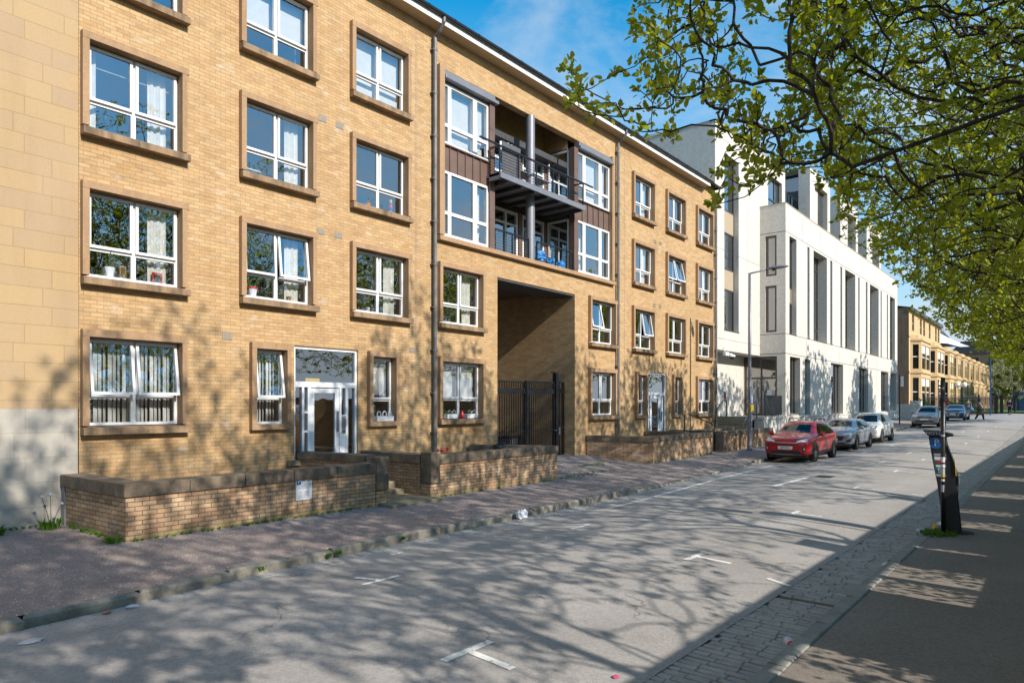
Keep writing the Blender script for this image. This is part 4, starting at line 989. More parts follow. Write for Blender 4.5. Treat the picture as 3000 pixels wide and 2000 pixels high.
b = MB(); b.lathe([(.03, .0), (.17, -.06), (.18, -.14)], (.35, -.12, 0), 14); b.tube([(.05, 0, 0), (.35, -.12, .0)], .03, 6); mk('housing', b, 'white', cm)
b = MB(); b.lathe([(.13, -.14), (.12, -.22), (.06, -.28), (.01, -.29)], (.35, -.12, 0), 14); mk('dome', b, 'blackp', cm, smooth=True)
b = MB(); b.box(36.6, 14.84, 2.4, 36.9, 14.868, 2.95, 0); b.box(36.64, 14.835, 2.55, 36.86, 14.842, 2.85, 1); tag(mk('wall_notice', b, ['grey_metal', 'maroon']), 'small framed red notice on the white wall by the entrance steps', 'notice')
# roof boxes
for i, (xs, xa, xb) in enumerate(((46.1, 46.6, 50.8), (54.0, 54.05, 58.8), (62.2, 62.3, 67.2))):
    y0 = 13.0; zt = 17.48-.05*i
    b = MB(); wall_grid(b, xa-.5, xb, 13.5, zt, y0, [(xa+.55, xb-.65, 13.6, zt-.75)], 0, dy=.35)
    b.quad((xa-.5, y0, 13.5), (xa-.5, y0, zt), (xa-.5, y0+.72, zt), (xa-.5, y0+.72, 13.5)); b.quad((xa-.2, y0+.72, 13.5), (xa-.2, y0+.72, zt-.3), (xa-.2, 24, zt-.3), (xa-.2, 24, 13.5), 3)
    b.box(xa-.5, y0+.72, zt-.3, xa-.2, 24, zt-.01, 1); b.box(xa-.26, y0+.72, 14.7, xa-.2, y0+4, 14.78, 4); b.box(xa-.26, y0+.72, 13.6, xa-.2, y0+.8, zt-.3, 4); b.box(xa-.26, y0+1.9, 13.6, xa-.2, y0+1.98, zt-.3, 4)
    b.quad((xb, y0, 13.5), (xb, 24, 13.5), (xb, 24, zt), (xb, y0, zt)); b.quad((xa-.5, y0, zt), (xb, y0, zt), (xb, 24, zt), (xa-.5, 24, zt))
    b.box(xa-.52, y0-.02, zt, xb+.02, y0+.3, zt+.06, 2)
    bx = mk('roof_box', b, ['white_wall', 'roof', 'step', 'glass_dark', 'bronze'], WB)
    b = MB(); x0, x1, z1 = xa+.55, xb-.65, zt-.75
    b.box(x0, y0+.3, 13.6, x1-1.2, y0+.33, z1, 1); b.quad((x1-1.2, y0+.31, 13.6), (x1, y0+.31, 13.6), (x1, y0+.31, z1), (x1-1.2, y0+.31, z1), 2)
    b.box(x1-1.25, y0+.26, 13.6, x1-1.15, y0+.36, z1, 0); b.box(x0, y0+.26, z1-.08, x1, y0+.36, z1, 0)
    mk('window', b, ['bronze', 'white_wall', 'glass_dark'], bx)
b = MB(); b.box(44.0, 14.4, 13.5, 62, 24, 16.0); mk('set_back_storey', b, 'glass_dark', WB); b = MB(); b.box(44.0, 14.45, 16.0, 62, 24, 16.2)
for i in range(9): b.box(44.1+i*2, 14.36, 13.5, 44.2+i*2, 14.46, 16.0)
b.box(44, 14.36, 14.6, 62, 14.44, 14.68); mk('storey_frame', b, 'bronze', WB)

# ramp wall at the far end of the white building
rw = thing('ramp_wall', 'pale ramp wall with slanting handrail before the sandstone terrace', 'wall'); b = MB()
b.box(71.45, 11.2, .3, 76.5, 11.45, 2.6); b.box(62.0, 11.0, .3, 71.4, 11.2, 1.62) if False else None
b.box(71.45, 11.45, .3, 77, 14, 2.3); mk('wall', b, 'white_wall', rw)
b = MB(); b.tube([(71.6, 11.1, 2.55), (76.4, 11.1, 1.75)], .04, 6); b.tube([(71.6, 11.1, 2.2), (76.4, 11.1, 1.4)], .03, 6); mk('handrail', b, 'bronze', rw)

# ------------------------------------------------------------------ honey sandstone terrace: one house per bay
def house(prefix_label, x0, w, z, storeys, first=False):
    h = thing('terraced_house', prefix_label, 'terraced house', (x0, 13.9, z), 0, 'terraced sandstone houses at the end of the street')
    H = 12.0 if storeys == 3 else 9.0
    if storeys == 3: hl = [(w*.60, w*.72, 9.6, 11.4), (w*.16, w*.28, 9.6, 11.4), (w*.80, w*.92, 9.6, 11.4)]
    else: hl = []
    hl += [(w*.80, w*.93, 5.3, 7.9), (w*.80, w*.93, 1.2, 4.2)]
    b = MB(); wall_grid(b, 0, w, -.5, H, 0, hl, 0, dy=.25)
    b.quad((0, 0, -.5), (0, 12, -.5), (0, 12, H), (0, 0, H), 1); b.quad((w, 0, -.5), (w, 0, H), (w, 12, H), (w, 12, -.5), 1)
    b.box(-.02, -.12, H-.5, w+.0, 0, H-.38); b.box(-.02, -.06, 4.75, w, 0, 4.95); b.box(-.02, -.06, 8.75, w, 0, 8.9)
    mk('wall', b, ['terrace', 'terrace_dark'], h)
    b = MB(); b.box(-.05, -.35, H-.38, w+.02, .1, H); rr = 1.2 if storeys == 3 else .5; b.quad((-.05, -.3, H), (w, -.3, H), (w, 6, H+rr), (-.05, 6, H+rr)); mk('roof', b, 'roof', h)
    b = MB(); b.box(.4, 8, H-1, 2.2, 9, H+1.6); mk('chimney', b, 'terrace', h)
    # two storey canted bay
    bx0, bx1, d, c = w*.07, w*.70, 1.0, .55
    pl = [(bx0, 0), (bx0+c, -d), (bx1-c, -d), (bx1, 0)]
    b = MB()
    for z0, z1 in ((-.4, 1.1), (4.25, 5.25), (7.95, 8.5)): b.prism(pl, z0, z1)
    for z0 in (4.75, 8.35):
        pp = [(bx0-.12, 0), (bx0+c-.08, -d-.14), (bx1-c+.08, -d-.14), (bx1+.12, 0)]; b.prism(pp, z0, z0+.22)
    b.prism([(bx0+.1, 0), (bx0+c+.1, -d+.3), (bx1-c-.1, -d+.3), (bx1-.1, 0)], 8.5, 9.0)
    for z0, z1 in ((1.1, 4.25), (5.25, 7.95)):
        for (xa, ya), (xb, yb), nn in ((pl[0], pl[1], 1), (pl[1], pl[2], 2), (pl[2], pl[3], 1)):
            A, B = Vector((xa, ya)), Vector((xb, yb)); L = (B-A).length; u = (B-A)/L; q = Vector((-u.y, u.x))*.3; pw = .40 if nn == 2 else .26
            for t in ([0, L-pw] + ([L/2-pw/2] if nn == 2 else [])):
                p, p2 = A+u*t, A+u*(t+pw); b.prism([p, p2, p2+q, p+q], z0, z1)
    bay = mk('bay', b, 'terrace', h)
    b = MB(); s = .14
    pi = [(bx0+s, 0), (bx0+c+s*.6, -d+s), (bx1-c-s*.6, -d+s), (bx1-s, 0)]
    for z0, z1 in ((1.1, 4.25), (5.25, 7.95)):
        for (xa, ya), (xb, yb) in zip(pi, pi[1:]): b.quad((xa, ya, z0), (xb, yb, z0), (xb, yb, z1), (xa, ya, z1), 0); b.quad((xa, ya-.015, (z0+z1)/2-.04), (xb, yb-.015, (z0+z1)/2-.04), (xb, yb-.015, (z0+z1)/2+.04), (xa, ya-.015, (z0+z1)/2+.04), 1); 
        b.quad((pi[1][0]+.15, pi[1][1]-.02, z1-.9), (pi[2][0]-.15, pi[2][1]-.02, z1-.9), (pi[2][0]-.15, pi[2][1]-.02, z1), (pi[1][0]+.15, pi[1][1]-.02, z1), 1)
    mk('bay_glass', b, ['carglass', 'blind'], bay)
    b = MB()
    for a, cc, z0, z1 in hl: b.quad((a, .2, z0), (cc, .2, z0), (cc, .2, z1), (a, .2, z1), 0); b.box(a, .17, (z0+z1)/2-.04, cc, .2, (z0+z1)/2+.04, 1)
    mk('window', b, ['carglass', 'white'], h)
    return h
M['terrace_dark'] = stone_mat('shaded_gable_stone', (0.24, 0.16, 0.10), (0.11, 0.075, 0.05), 0.7, 1.4, True)  # shade on the end gable painted in as darker stone
names = [('three storey end house of the sandstone terrace with its dark gable beside the ramp', 3), ('three storey sandstone terraced house next to the end house, by the white canopy', 3)]
xs_ = [86.2, 97.9, 109.6, 118, 126, 134, 142, 150, 158, 166, 174]
ords = ['first', 'second', 'third', 'fourth', 'fifth', 'sixth', 'seventh', 'eighth', 'last visible']
for i, x in enumerate(xs_):
    w = (xs_[i+1]-x) if i < len(xs_)-1 else 8
    if i < 2: house(names[i][0], x, w, 1.0, 3)
    elif i == 2: hp = house('lower two storey terraced house, first past the tall pair', x, w, 1.1, 2)
    else:
        house('lower two storey terraced house, %s past the tall pair' % ords[i-2], x, w, 1.2, 2)
b = MB(); C0 = (112.0, 17.0); n = 20
v = [(113.2, 14.6, 12.5)]; 
ring = [(111, 13.2, 10.7), (120, 12.7, 10.8), (134, 12.9, 11.8), (134, 20, 12.0), (112, 20, 11.5)]
def tent(p):  # sagging membrane between mast and edge
    rows = 8; vv = []; ff = []; k = len(ring)*6
    rr = []
    for i in range(len(ring)):
        a, c = Vector(ring[i]), Vector(ring[(i+1) % len(ring)])
        for j in range(6): q = a.lerp(c, j/6); q.z -= 0; rr.append(q)
    for r in range(rows+1):
        t = r/rows
        for q in rr: s = Vector(v[0]).lerp(q, t); s.z = q.z+(v[0][2]-q.z)*(1-t)**2.1; vv.append(tuple(s))
    for r in range(rows):
        for j in range(k): ff.append((r*k+j, r*k+(j+1) % k, (r+1)*k+(j+1) % k, (r+1)*k+j))
    p.add(vv, ff)
tent(b); tag(mk('canopy_roof', b, 'canvas', smooth=True), 'white sweeping tensile canopy rising above the terrace roofs', 'canopy')
# ------------------------------------------------------------------ cars
def car(label, x0, yc, z0, Lc, Wc, paint_, st, decals, wheels, wr=.33, rails=False, plate=None, logo=None, group='cars parked along the kerb', mirror=(1.36, 1.04), arch='blackp', clad=None, side=None):
    root = thing('parked_car', label, 'car', (x0, yc, z0), 0, group)
    rings = []
    for (x, zl, zb, zt, hw, ht) in st:
        half = [(hw*.86, zl), (hw*.985, zl+.10), (hw, (zl+zb)/2), (hw*.985, zb-.07), (hw*.945, zb), (ht, zt-.05), (ht*.84, zt-.005), (0, zt+.012)]
        rings.append([(x, y, z) for y, z in half] + [(x, -y, z) for y, z in half[-2::-1]])
    k = len(rings[0]); v = [p for r in rings for p in r]; f = []
    for i in range(len(rings)-1):
        for j in range(k-1): f.append((i*k+j, i*k+j+1, (i+1)*k+j+1, (i+1)*k+j))
        f.append((i*k+k-1, i*k, (i+1)*k, (i+1)*k+k-1))
    n = len(rings)
    f.append(tuple(range(k))[::-1]); f.append(tuple((n-1)*k+j for j in range(k)))
    tmp = obj_from('body', v, f, paint_, None, True); sm = tmp.modifiers.new('s', 'SUBSURF'); sm.levels = 2; sm.render_levels = 2
    dg = bpy.context.evaluated_depsgraph_get(); ev = tmp.evaluated_get(dg); me = bpy.data.meshes.new_from_object(ev)
    bpy.data.objects.remove(tmp)
    me.polygons.foreach_set('use_smooth', [True]*len(me.polygons))
    body = bpy.data.objects.new('body', me); COL.objects.link(body); body.parent = root
    bvh = BVHTree.FromPolygons([vv.co[:] for vv in me.vertices], [tuple(p.vertices) for p in me.polygons])
    def hit(axis, sg, a, c):
        if axis == 'x': o, d = Vector((-1, a, c)), Vector((1, 0, 0))
        elif axis == 'z': o, d = Vector((a, c, 5)), Vector((0, 0, -1))
        else: o, d = Vector((a, 3*sg, c)), Vector((0, -sg, 0))
        p, nrm, _, _ = bvh.ray_cast(o, d)
        return None if p is None else p - d*.007
    def patch(name, q, axis, mat, sg=1, nu=8, nv=5, parent=root, b=None):
        own = b is None; b = b or MB(); P = {}
        for i in range(nu+1):
            for j in range(nv+1):
                s, t = i/nu, j/nv
                A = Vector(q[0]).lerp(Vector(q[1]), s); B = Vector(q[3]).lerp(Vector(q[2]), s); w = A.lerp(B, t); P[i, j] = hit(axis, sg, w.x, w.y)
        for i in range(nu):
            for j in range(nv):
                c = [P[i, j], P[i+1, j], P[i+1, j+1], P[i, j+1]]
                if all(p is not None for p in c): b.add(c, [(0, 1, 2, 3)])
        if own and b.v: return mk(name, b, mat, parent, smooth=True)
    for d in decals:
        name, axis, mat, q = d[:4]
        both = len(d) > 4 and d[4]
        if axis == 'x':
            patch(name, q, 'x', mat)
            if both: patch(name, [(-a, c) for a, c in q], 'x', mat)
        elif axis == 'z': patch(name, q, 'z', mat, nu=12)
        else:
            for sg in (1, -1): patch(name, q, 'y', mat, sg, nu=12)
    for wx in wheels:
        for sg in (1, -1):
            b = MB(); C = (wx, wr*.98); R1 = wr+.10; m = 20; rr = [0.0, .5, 1.0]
            P = [[hit('y', sg, C[0]+R1*r*math.cos(2*math.pi*j/m), max(.12, C[1]+R1*r*math.sin(2*math.pi*j/m))) for j in range(m)] for r in rr]
            for i in range(2):
                for j in range(m):
                    c = [P[i][j], P[i+1][j], P[i+1][(j+1) % m], P[i][(j+1) % m]]
                    if all(p is not None for p in c): b.add(c, [(0, 1, 2, 3)])
            mk('wheel_arch', b, arch, root)
            yo = sg*(Wc/2+.012); yi = sg*(Wc/2-.21); b = MB()
            prof = [(wr*.66, 0), (wr*.92, .0), (wr, .03), (wr, .19), (wr*.9, .21)]
            mseg = 24; vv = []; ff = []
            for r_, t in prof: vv += [(wx+r_*math.cos(2*math.pi*j/mseg), yo-(yo-yi)*t/.21, wr+r_*math.sin(2*math.pi*j/mseg)) for j in range(mseg)]
            for i in range(len(prof)-1): ff += [(i*mseg+j, i*mseg+(j+1) % mseg, (i+1)*mseg+(j+1) % mseg, (i+1)*mseg+j) for j in range(mseg)]
            b.add(vv, ff); wh = mk('wheel', b, 'rubber', root, smooth=True)
            b = MB(); yr = yo-sg*.02
            b.add([(wx+wr*.67*math.cos(2*math.pi*j/mseg), yr-sg*.03, wr+wr*.67*math.sin(2*math.pi*j/mseg)) for j in range(mseg)], [tuple(range(mseg))], 1)
            for j in range(5):
                for e in (-.16, .16):
                    a = 2*math.pi*j/5+.3+e; ca, sa = math.cos(a), math.sin(a); pw = wr*.075
                    b.add([(wx-sa*pw, yr, wr+ca*pw), (wx+sa*pw, yr, wr-ca*pw), (wx+ca*wr*.66+sa*pw, yr, wr+sa*wr*.66-ca*pw), (wx+ca*wr*.66-sa*pw, yr, wr+sa*wr*.66+ca*pw)], [(0, 1, 2, 3)], 0)
            for r0, r1 in ((wr*.6, wr*.67), (0.0, wr*.16)):
                for j in range(mseg):
                    a, c = 2*math.pi*j/mseg, 2*math.pi*(j+1)/mseg
                    b.add([(wx+r0*math.cos(a), yr-sg*.001, wr+r0*math.sin(a)), (wx+r1*math.cos(a), yr+sg*.002, wr+r1*math.sin(a)), (wx+r1*math.cos(c), yr+sg*.002, wr+r1*math.sin(c)), (wx+r0*math.cos(c), yr-sg*.001, wr+r0*math.sin(c))], [(0, 1, 2, 3)], 0)
            mk('rim', b, ['rim', 'blackp'], wh)
    b = MB(); b.box(.25, -Wc*.40, .16, Lc-.2, Wc*.40, .34); mk('underside', b, 'blackp', root)
    for sg in (1, -1):
        b = MB(); bag_mesh(b, (mirror[0], sg*(Wc/2+.09), mirror[1]), .115, random.Random(1), sq=.75)
        b.v = [(mirror[0]+(p[0]-mirror[0])*.75, p[1], p[2]) for p in b.v]; b.box(mirror[0]-.02, sg*(Wc/2-.06), mirror[1]-.08, mirror[0]+.05, sg*(Wc/2+.05), mirror[1]-.04)
        mk('door_mirror', b, paint_, root, smooth=True)
    if rails:
        for sg in (1, -1):
            b = MB(); pts = [(1.95, 1.50), (2.1, 1.59), (3.1, 1.595), (3.4, 1.53)]
            b.tube([(x, sg*.50, z) for x, z in pts], .022, 6); mk('roof_rail', b, 'blackp', root, smooth=True)
    if plate:
        px_, pz, txt = plate; b = MB(); b.box(px_-.012, -.26, pz-.057, px_+.02, .26, pz+.057); pl_ = mk('number_plate', b, 'plate', root)
        if txt: text_mesh('plate_letters', txt, .098, 'ink', pl_, (px_-.0135, 0, pz), (R(90), 0, R(-90)), sx=.92)
    if logo:
        kind, px_, pz = logo
        if kind == 'letters': text_mesh('badge', 'KIA', .075, 'chrome', root, (px_, 0, pz), (R(75), 0, R(-90)), sx=1.4)
        elif kind == 'diamond':
            b = MB()
            for (a, c), (e, g) in zip(((0, .1), (.07, 0), (0, -.1), (-.07, 0)), ((.07, 0), (0, -.1), (-.07, 0), (0, .1))): b.tube([(px_, a, pz+c), (px_, e, pz+g)], .017, 6)
            mk('badge', b, 'chrome', root)
        elif kind == 'rings':
            b = MB()
            for i in range(4): cy = -.12+.08*i; b.tube([(px_, cy+.05*math.cos(a*.5236), pz+.05*math.sin(a*.5236)) for a in range(13)], .008, 5, cap=False)
            mk('badge', b, 'chrome', root)
        elif kind == 'oval':
            b = MB(); b.add([(px_, .08*math.cos(a*.5236), pz+.035*math.sin(a*.5236)) for a in range(12)], [tuple(range(12))[::-1]]); mk('badge', b, 'signblue', root)
        elif kind == 'bar':
            b = MB(); b.tube([(px_, -.2, pz), (px_-.01, 0, pz+.01), (px_, .2, pz)], .02, 6); mk('badge', b, 'chrome', root)
    return root
# stations: x, z low, z belt, z top, half width, half width of the roof
def cross(L, W, H, h=1.0, nose=0.0):
    w = W/2
    return [(0.0, .32, .68+nose, .74+nose, w*.74, w*.60), (.05, .24, .78+nose, .84+nose, w*.90, w*.70), (.30, .21, .88+nose, .95+nose, w*.975, w*.78), (.80, .20, .965, 1.025, w, w*.80), (1.10, .20, 1.0, 1.06, w, w*.80),
            (1.80, .20, 1.02, H-.07, w, w*.665), (2.25, .20, 1.03, H-.005, w, w*.665), (L*.76, .20, 1.05, H-.02, w, w*.655), (L*.89, .21, 1.08, H-.09, w*.99, w*.64), (L*.955, .25, 1.07, H-.30, w*.96, w*.66), (L, .36, .86, 1.0, w*.86, w*.66)]
def side_glass(L, H, sill=1.02, back=.88, a=1.34):
    zt = H-.11; t0 = 1.98
    return [('side_window', 'y', 'carglass', [(a, sill), (2.30, sill), (2.30, zt), (t0, zt)]), ('side_window', 'y', 'carglass', [(2.36, sill), (3.12, sill+.01), (3.08, zt-.01), (2.36, zt)]), ('quarter_window', 'y', 'carglass', [(3.17, sill+.02), (L*back, sill+.08), (L*back-.14, zt-.05), (3.13, zt-.01)])]
def ws(W, H, z0=1.085): w = W/2; return ('windscreen', 'x', 'carglass', [(-w*.86, z0), (w*.86, z0), (w*.67, H-.09), (-w*.67, H-.09)])
def seams(L): return [('door_seam', 'y', 'blackp', [(2.32, .32), (2.333, .32), (2.333, 1.0), (2.32, 1.0)]), ('door_seam', 'y', 'blackp', [(1.22, .32), (1.233, .32), (1.30, 1.0), (1.287, 1.0)]), ('door_seam', 'y', 'blackp', [(3.02, .42), (3.033, .42), (3.20, 1.0), (3.187, 1.0)]),
                      ('door_handle', 'y', 'chrome', [(2.08, .90), (2.24, .90), (2.24, .925), (2.08, .925)]), ('door_handle', 'y', 'chrome', [(2.95, .92), (3.1, .92), (3.1, .945), (2.95, .945)])]
def vents(W): return [('bonnet_seam', 'x', 'blackp', [(-W*.36, .868), (W*.36, .868), (W*.36, .873), (-W*.36, .873)])]
H_ = 1.52
car('glossy red compact crossover at the front of the parked row, plate SJ72 NYL', 26.55, 8.38, gz(28.5)-.055, 4.14, 1.76, 'car_red', cross(4.14, 1.76, 1.54),
    [ws(1.76, 1.54), ('headlight', 'x', 'lens', [(.38, .72), (.80, .79), (.85, .925), (.42, .81)], True), ('headlight_inner', 'x', 'blackp', [(.40, .722), (.62, .752), (.62, .775), (.40, .738)], True), ('grille', 'x', 'blackp', [(-.50, .655), (.50, .655), (.42, .715), (-.42, .715)]), ('grille_trim', 'x', 'chrome', [(-.42, .715), (.42, .715), (.42, .735), (-.42, .735)]),
     ('lower_intake', 'x', 'blackp', [(-.62, .31), (.62, .31), (.50, .43), (-.50, .43)]), ('lip', 'x', 'rim', [(-.72, .255), (.72, .255), (.72, .30), (-.72, .30)]), ('fog_trim', 'x', 'blackp', [(.62, .40), (.74, .44), (.72, .62), (.63, .60)], True), ('fog_light', 'x', 'lens', [(.655, .46), (.70, .47), (.70, .57), (.66, .56)], True),
     ('sill_cladding', 'y', 'blackp', [(1.15, .20), (3.0, .20), (3.0, .42), (1.15, .38)])] + side_glass(4.14, 1.54) + seams(4.14), (.82, 3.40), .325, True, (-.03, .535, 'SJ72 NYL'), ('letters', .20, .90))
car('silver hatchback parked between the red car and the white one', 33.95, 8.62, gz(36)-.055, 4.38, 1.82, 'car_silver', cross(4.38, 1.82, 1.46),
    [ws(1.82, 1.46), ('headlight', 'x', 'lens', [(.46, .70), (.84, .76), (.88, .86), (.62, .81)], True), ('headlight_inner', 'x', 'blackp', [(.44, .688), (.80, .74), (.80, .76), (.46, .702)], True), ('grille', 'x', 'blackp', [(-.42, .46), (.42, .46), (.56, .66), (-.56, .66)]), ('lower_intake', 'x', 'blackp', [(-.60, .28), (.60, .28), (.52, .36), (-.52, .36)]),
     ('fog_trim', 'x', 'blackp', [(.60, .38), (.80, .40), (.80, .56), (.62, .47)], True), ('fog_surround', 'x', 'chrome', [(.60, .565), (.80, .585), (.80, .60), (.60, .58)], True)] + side_glass(4.38, 1.46, 1.02) + seams(4.38), (.88, 3.58), .33, False, (-.03, .50, None), ('oval', .09, .735))
car('small off-white crossover with round headlamps behind the silver hatchback', 40.0, 8.72, gz(42)-.055, 4.25, 1.80, 'car_white', cross(4.25, 1.80, 1.60, nose=.03),
    [ws(1.80, 1.60, 1.10), ('headlight', 'x', 'blackp', [(.46, .75), (.74, .78), (.78, .93), (.52, .90)], True), ('headlight_lens', 'x', 'lens', [(.52, .785), (.68, .80), (.70, .89), (.55, .87)], True), ('fog_light', 'x', 'lens', [(.52, .55), (.68, .56), (.68, .67), (.54, .66)], True), ('grille', 'x', 'blackp', [(-.45, .66), (.45, .66), (.45, .69), (-.45, .69)]), ('lower_intake', 'x', 'blackp', [(-.62, .34), (.62, .34), (.52, .47), (-.52, .47)]), ('lip', 'x', 'blackp', [(-.7, .24), (.7, .24), (.7, .31), (-.7, .31)]),
     ('sill_cladding', 'y', 'blackp', [(1.15, .20), (3.0, .20), (3.0, .38), (1.15, .36)])] + side_glass(4.25, 1.60, 1.09) + seams(4.25), (.86, 3.43), .34, False, (-.03, .56, None), ('bar', -.01, .80))
car('warm grey crossover with diamond badge parked beyond the pavement build-out', 57.9, 8.35, gz(60)-.055, 4.12, 1.78, 'car_grey', cross(4.12, 1.78, 1.57, nose=.02),
    [ws(1.78, 1.57), ('headlight', 'x', 'lens', [(.44, .74), (.82, .80), (.85, .90), (.46, .82)], True), ('grille', 'x', 'blackp', [(-.50, .68), (.50, .68), (.46, .76), (-.46, .76)]), ('lower_intake', 'x', 'blackp', [(-.62, .36), (.62, .36), (.56, .47), (-.56, .47)]), ('lip', 'x', 'chrome', [(-.72, .25), (.72, .25), (.72, .31), (-.72, .31)])] + side_glass(4.12, 1.57) + seams(4.12), (.84, 3.45), .34, False, (-.03, .56, None), ('diamond', -.04, .73))
car('deep blue saloon with wide silver edged grille beside the railings', 71.6, 8.15, gz(74)-.075, 4.46, 1.80, 'car_blue', cross(4.46, 1.80, 1.42),
    [ws(1.80, 1.42, 1.06), ('headlight', 'x', 'lens', [(.50, .68), (.84, .72), (.87, .82), (.52, .79)], True), ('grille_trim', 'x', 'chrome', [(-.42, .34), (.42, .34), (.58, .74), (-.58, .74)]), ('grille', 'x', 'black', [(-.385, .365), (.385, .365), (.54, .72), (-.54, .72)]), ('lower_intake', 'x', 'blackp', [(.56, .34), (.80, .36), (.80, .48), (.62, .46)], True)] + side_glass(4.46, 1.42, 1.0, .84) + seams(4.46), (.86, 3.5), .33, False, (-.05, .53, None), ('rings', -.035, .66))

# ------------------------------------------------------------------ street furniture
lp_ = thing('street_lamp', 'tall grey street lamp with a side arm standing before the low brick wall', 'street lamp', (30.0, 11.0, path_z(30, 11.0)-.02))
b = MB(); b.lathe([(.125, 0), (.12, .05), (.105, .1), (.105, 1.3), (.075, 1.5), (.068, 4.5), (.058, 7.85)], (0, 0, 0), 14); mk('column', b, 'grey_metal', lp_, smooth=True)
b = MB(); b.tube([(0, 0, 7.7), (0, -.05, 7.83), (.12, -.75, 7.93)], [.05, .04, .03], 8); mk('arm', b, 'grey_metal', lp_, smooth=True)
b = MB(); prof = [(.0, .02, .0), (.05, .09, .05), (.25, .15, .10), (.6, .15, .10), (.85, .08, .06), (.92, .02, .02)]; n = 10; vv = []; ff = []
for t, hw, hh in prof:
    for j in range(n): a = 2*math.pi*j/n; vv.append((.12+.03*t*2+hw*math.cos(a)*.95, -.70-t, 7.94+.03*t+hh*(math.sin(a) if math.sin(a) > 0 else .45*math.sin(a))))
for i in range(len(prof)-1): ff += [(i*n+j, i*n+(j+1) % n, (i+1)*n+(j+1) % n, (i+1)*n+j) for j in range(n)]
b.add(vv, ff); mk('lamp_head', b, 'grey_metal', lp_, smooth=True)
b = MB(); b.lathe([(.10, 0), (.09, -.05), (.04, -.08)], (.14, -1.0, 7.93), 12); mk('lamp_glass', b, 'carglass', lp_)
b = MB(); b.box(-.17, -.115, 1.72, .13, -.07, 2.02); b.box(-.14, -.12, 1.78, .10, -.114, 1.8); nb = mk('yellow_notice', b, 'yellow', lp_)
b = MB(); b.box(-.15, -.10, 2.12, .12, -.08, 2.75, 0)
for i in range(6): b.box(-.12, -.104, 2.66-i*.09, .08-.03*(i % 2), -.10, 2.69-i*.09, 1)
mk('paper_notice', b, ['litter', 'signblue'], lp_)
b = MB()
for i in range(9): a = i*1.1; b.box(-.09+.02*math.sin(a), -.112, .9+i*.09, -.02+.05*math.sin(a*2), -.106, .95+i*.09)
mk('sticker', b, 'white', lp_)

sp = thing('sign_pole', 'thin dark pole with a small white plate at the kerb before the grey crossover', 'sign pole', (60.2, 10.35, path_z(60.2, 10.35)-.02))
b = MB(); b.tube([(0, 0, 0), (0, 0, 3.85)], .05, 8); mk('pole', b, 'black', sp)
b = MB(); b.box(-.03, -.20, 2.95, .0, .02, 3.75); b.v = [(p[0]+.12, p[1]-.06, p[2]) for p in b.v]; mk('plate', b, 'white', sp)

MX, MYm = 13.95, 1.60
mt = thing('parking_meter', 'black parking ticket machine with round blue P sign and slanted body on the right pavement', 'parking meter', (MX, MYm, gz(MX)+.012), R(-83.3))
outl = [(-.155, 0), (.150, 0), (.092, .62), (.104, .88), (.085, 1.02), (.0, 1.34), (-.06, 1.52), (-.08, 1.66), (-.345, 1.66), (-.285, 1.25), (-.215, .84), (-.168, .45)]
b = MB(); b.prism_ax(outl, 'y', -.14, .16); mk('body', b, 'blackp', mt, bevel=.025)
b = MB(); b.prism_ax([(-.43, 1.755), (-.36, 1.67), (-.335, 1.655), (-.05, 1.64), (.02, 1.655), (.035, 1.68), (.0, 1.70), (-.2, 1.745)], 'y', -.20, .20); cap_ = mk('hood', b, 'blackp', mt, bevel=.015)
text_mesh('graffiti', 'HOTEL', .075, 'inkgrey', cap_, (-.245, -.204, 1.695), (R(90), R(5), 0), sx=1.15)
b = MB(); m = 28; c0 = (-.232, 1.535)
b.add([(c0[0]+.098*math.cos(2*math.pi*j/m), -.1445, c0[1]+.098*math.sin(2*math.pi*j/m)) for j in range(m)], [tuple(range(m))]); pd = mk('parking_disc', b, 'signblue', mt)
text_mesh('letter', 'P', .155, 'white', pd, (-.222, -.1465, c0[1]))
b = MB()
def lab(z0, z1, mi, inset=.012, x1=-.085):
    def xl(z): return -.345+ (1.66-z)*.158+inset
    b.add([(xl(z0), -.1425-.001*mi, z0), (x1, -.1425-.001*mi, z0), (x1, -.1425-.001*mi, z1), (xl(z1), -.1425-.001*mi, z1)], [(0, 1, 2, 3)], mi)
lab(.955, 1.30, 0); lab(1.315, 1.35, 1, .03); lab(1.24, 1.30, 2, .03); lab(1.18, 1.225, 3, .04); lab(1.12, 1.155, 4, .03); lab(.955, 1.0, 1); lab(1.03, 1.10, 5, .05, -.12)
mk('tariff_panel', b, ['teal', 'inkgrey', 'white', 'red', 'plate', 'white'], mt)
text_mesh('tariff_digits', '20', .062, 'ink', mt, (-.165, -.150, 1.066))
b = MB(); b.prism_ax([(.103, .86), (.108, .96), (.012, 1.32), (-.05, 1.5), (-.058, 1.47), (.0, 1.30), (.085, .98)], 'y', -.148, -.10); mk('screen_hood', b, 'grey_metal', mt)
b = MB(); b.box(.09, -.15, .83, .112, .12, .93); mk('ticket_tray', b, 'grey_metal', mt, bevel=.01)
b = MB(); b.tube([(.04, -.148, 1.28), (.055, -.150, 1.1), (.06, -.148, .98)], .006, 6); mk('trim', b, 'yellow', mt)
pp = thing('sign_post', 'slim black post with stickers standing in front of the parking machine', 'post', (MX-.36, MYm+.075, gz(MX)+.01), R(-83.3))
b = MB(); b.tube([(-.005, 0, 0), (-.012, 0, 1.2), (-.01, 0, 2.64)], .0335, 12); mk('pole', b, 'black', pp, smooth=True)
b = MB(); b.tube([(-.01, 0, 2.64), (-.01, 0, 2.655)], .036, 12); b.tube([(-.012, 0, 2.46), (-.012, 0, 2.49)], .0345, 12, 1); mk('cap', b, ['black', 'grey_metal'], pp)
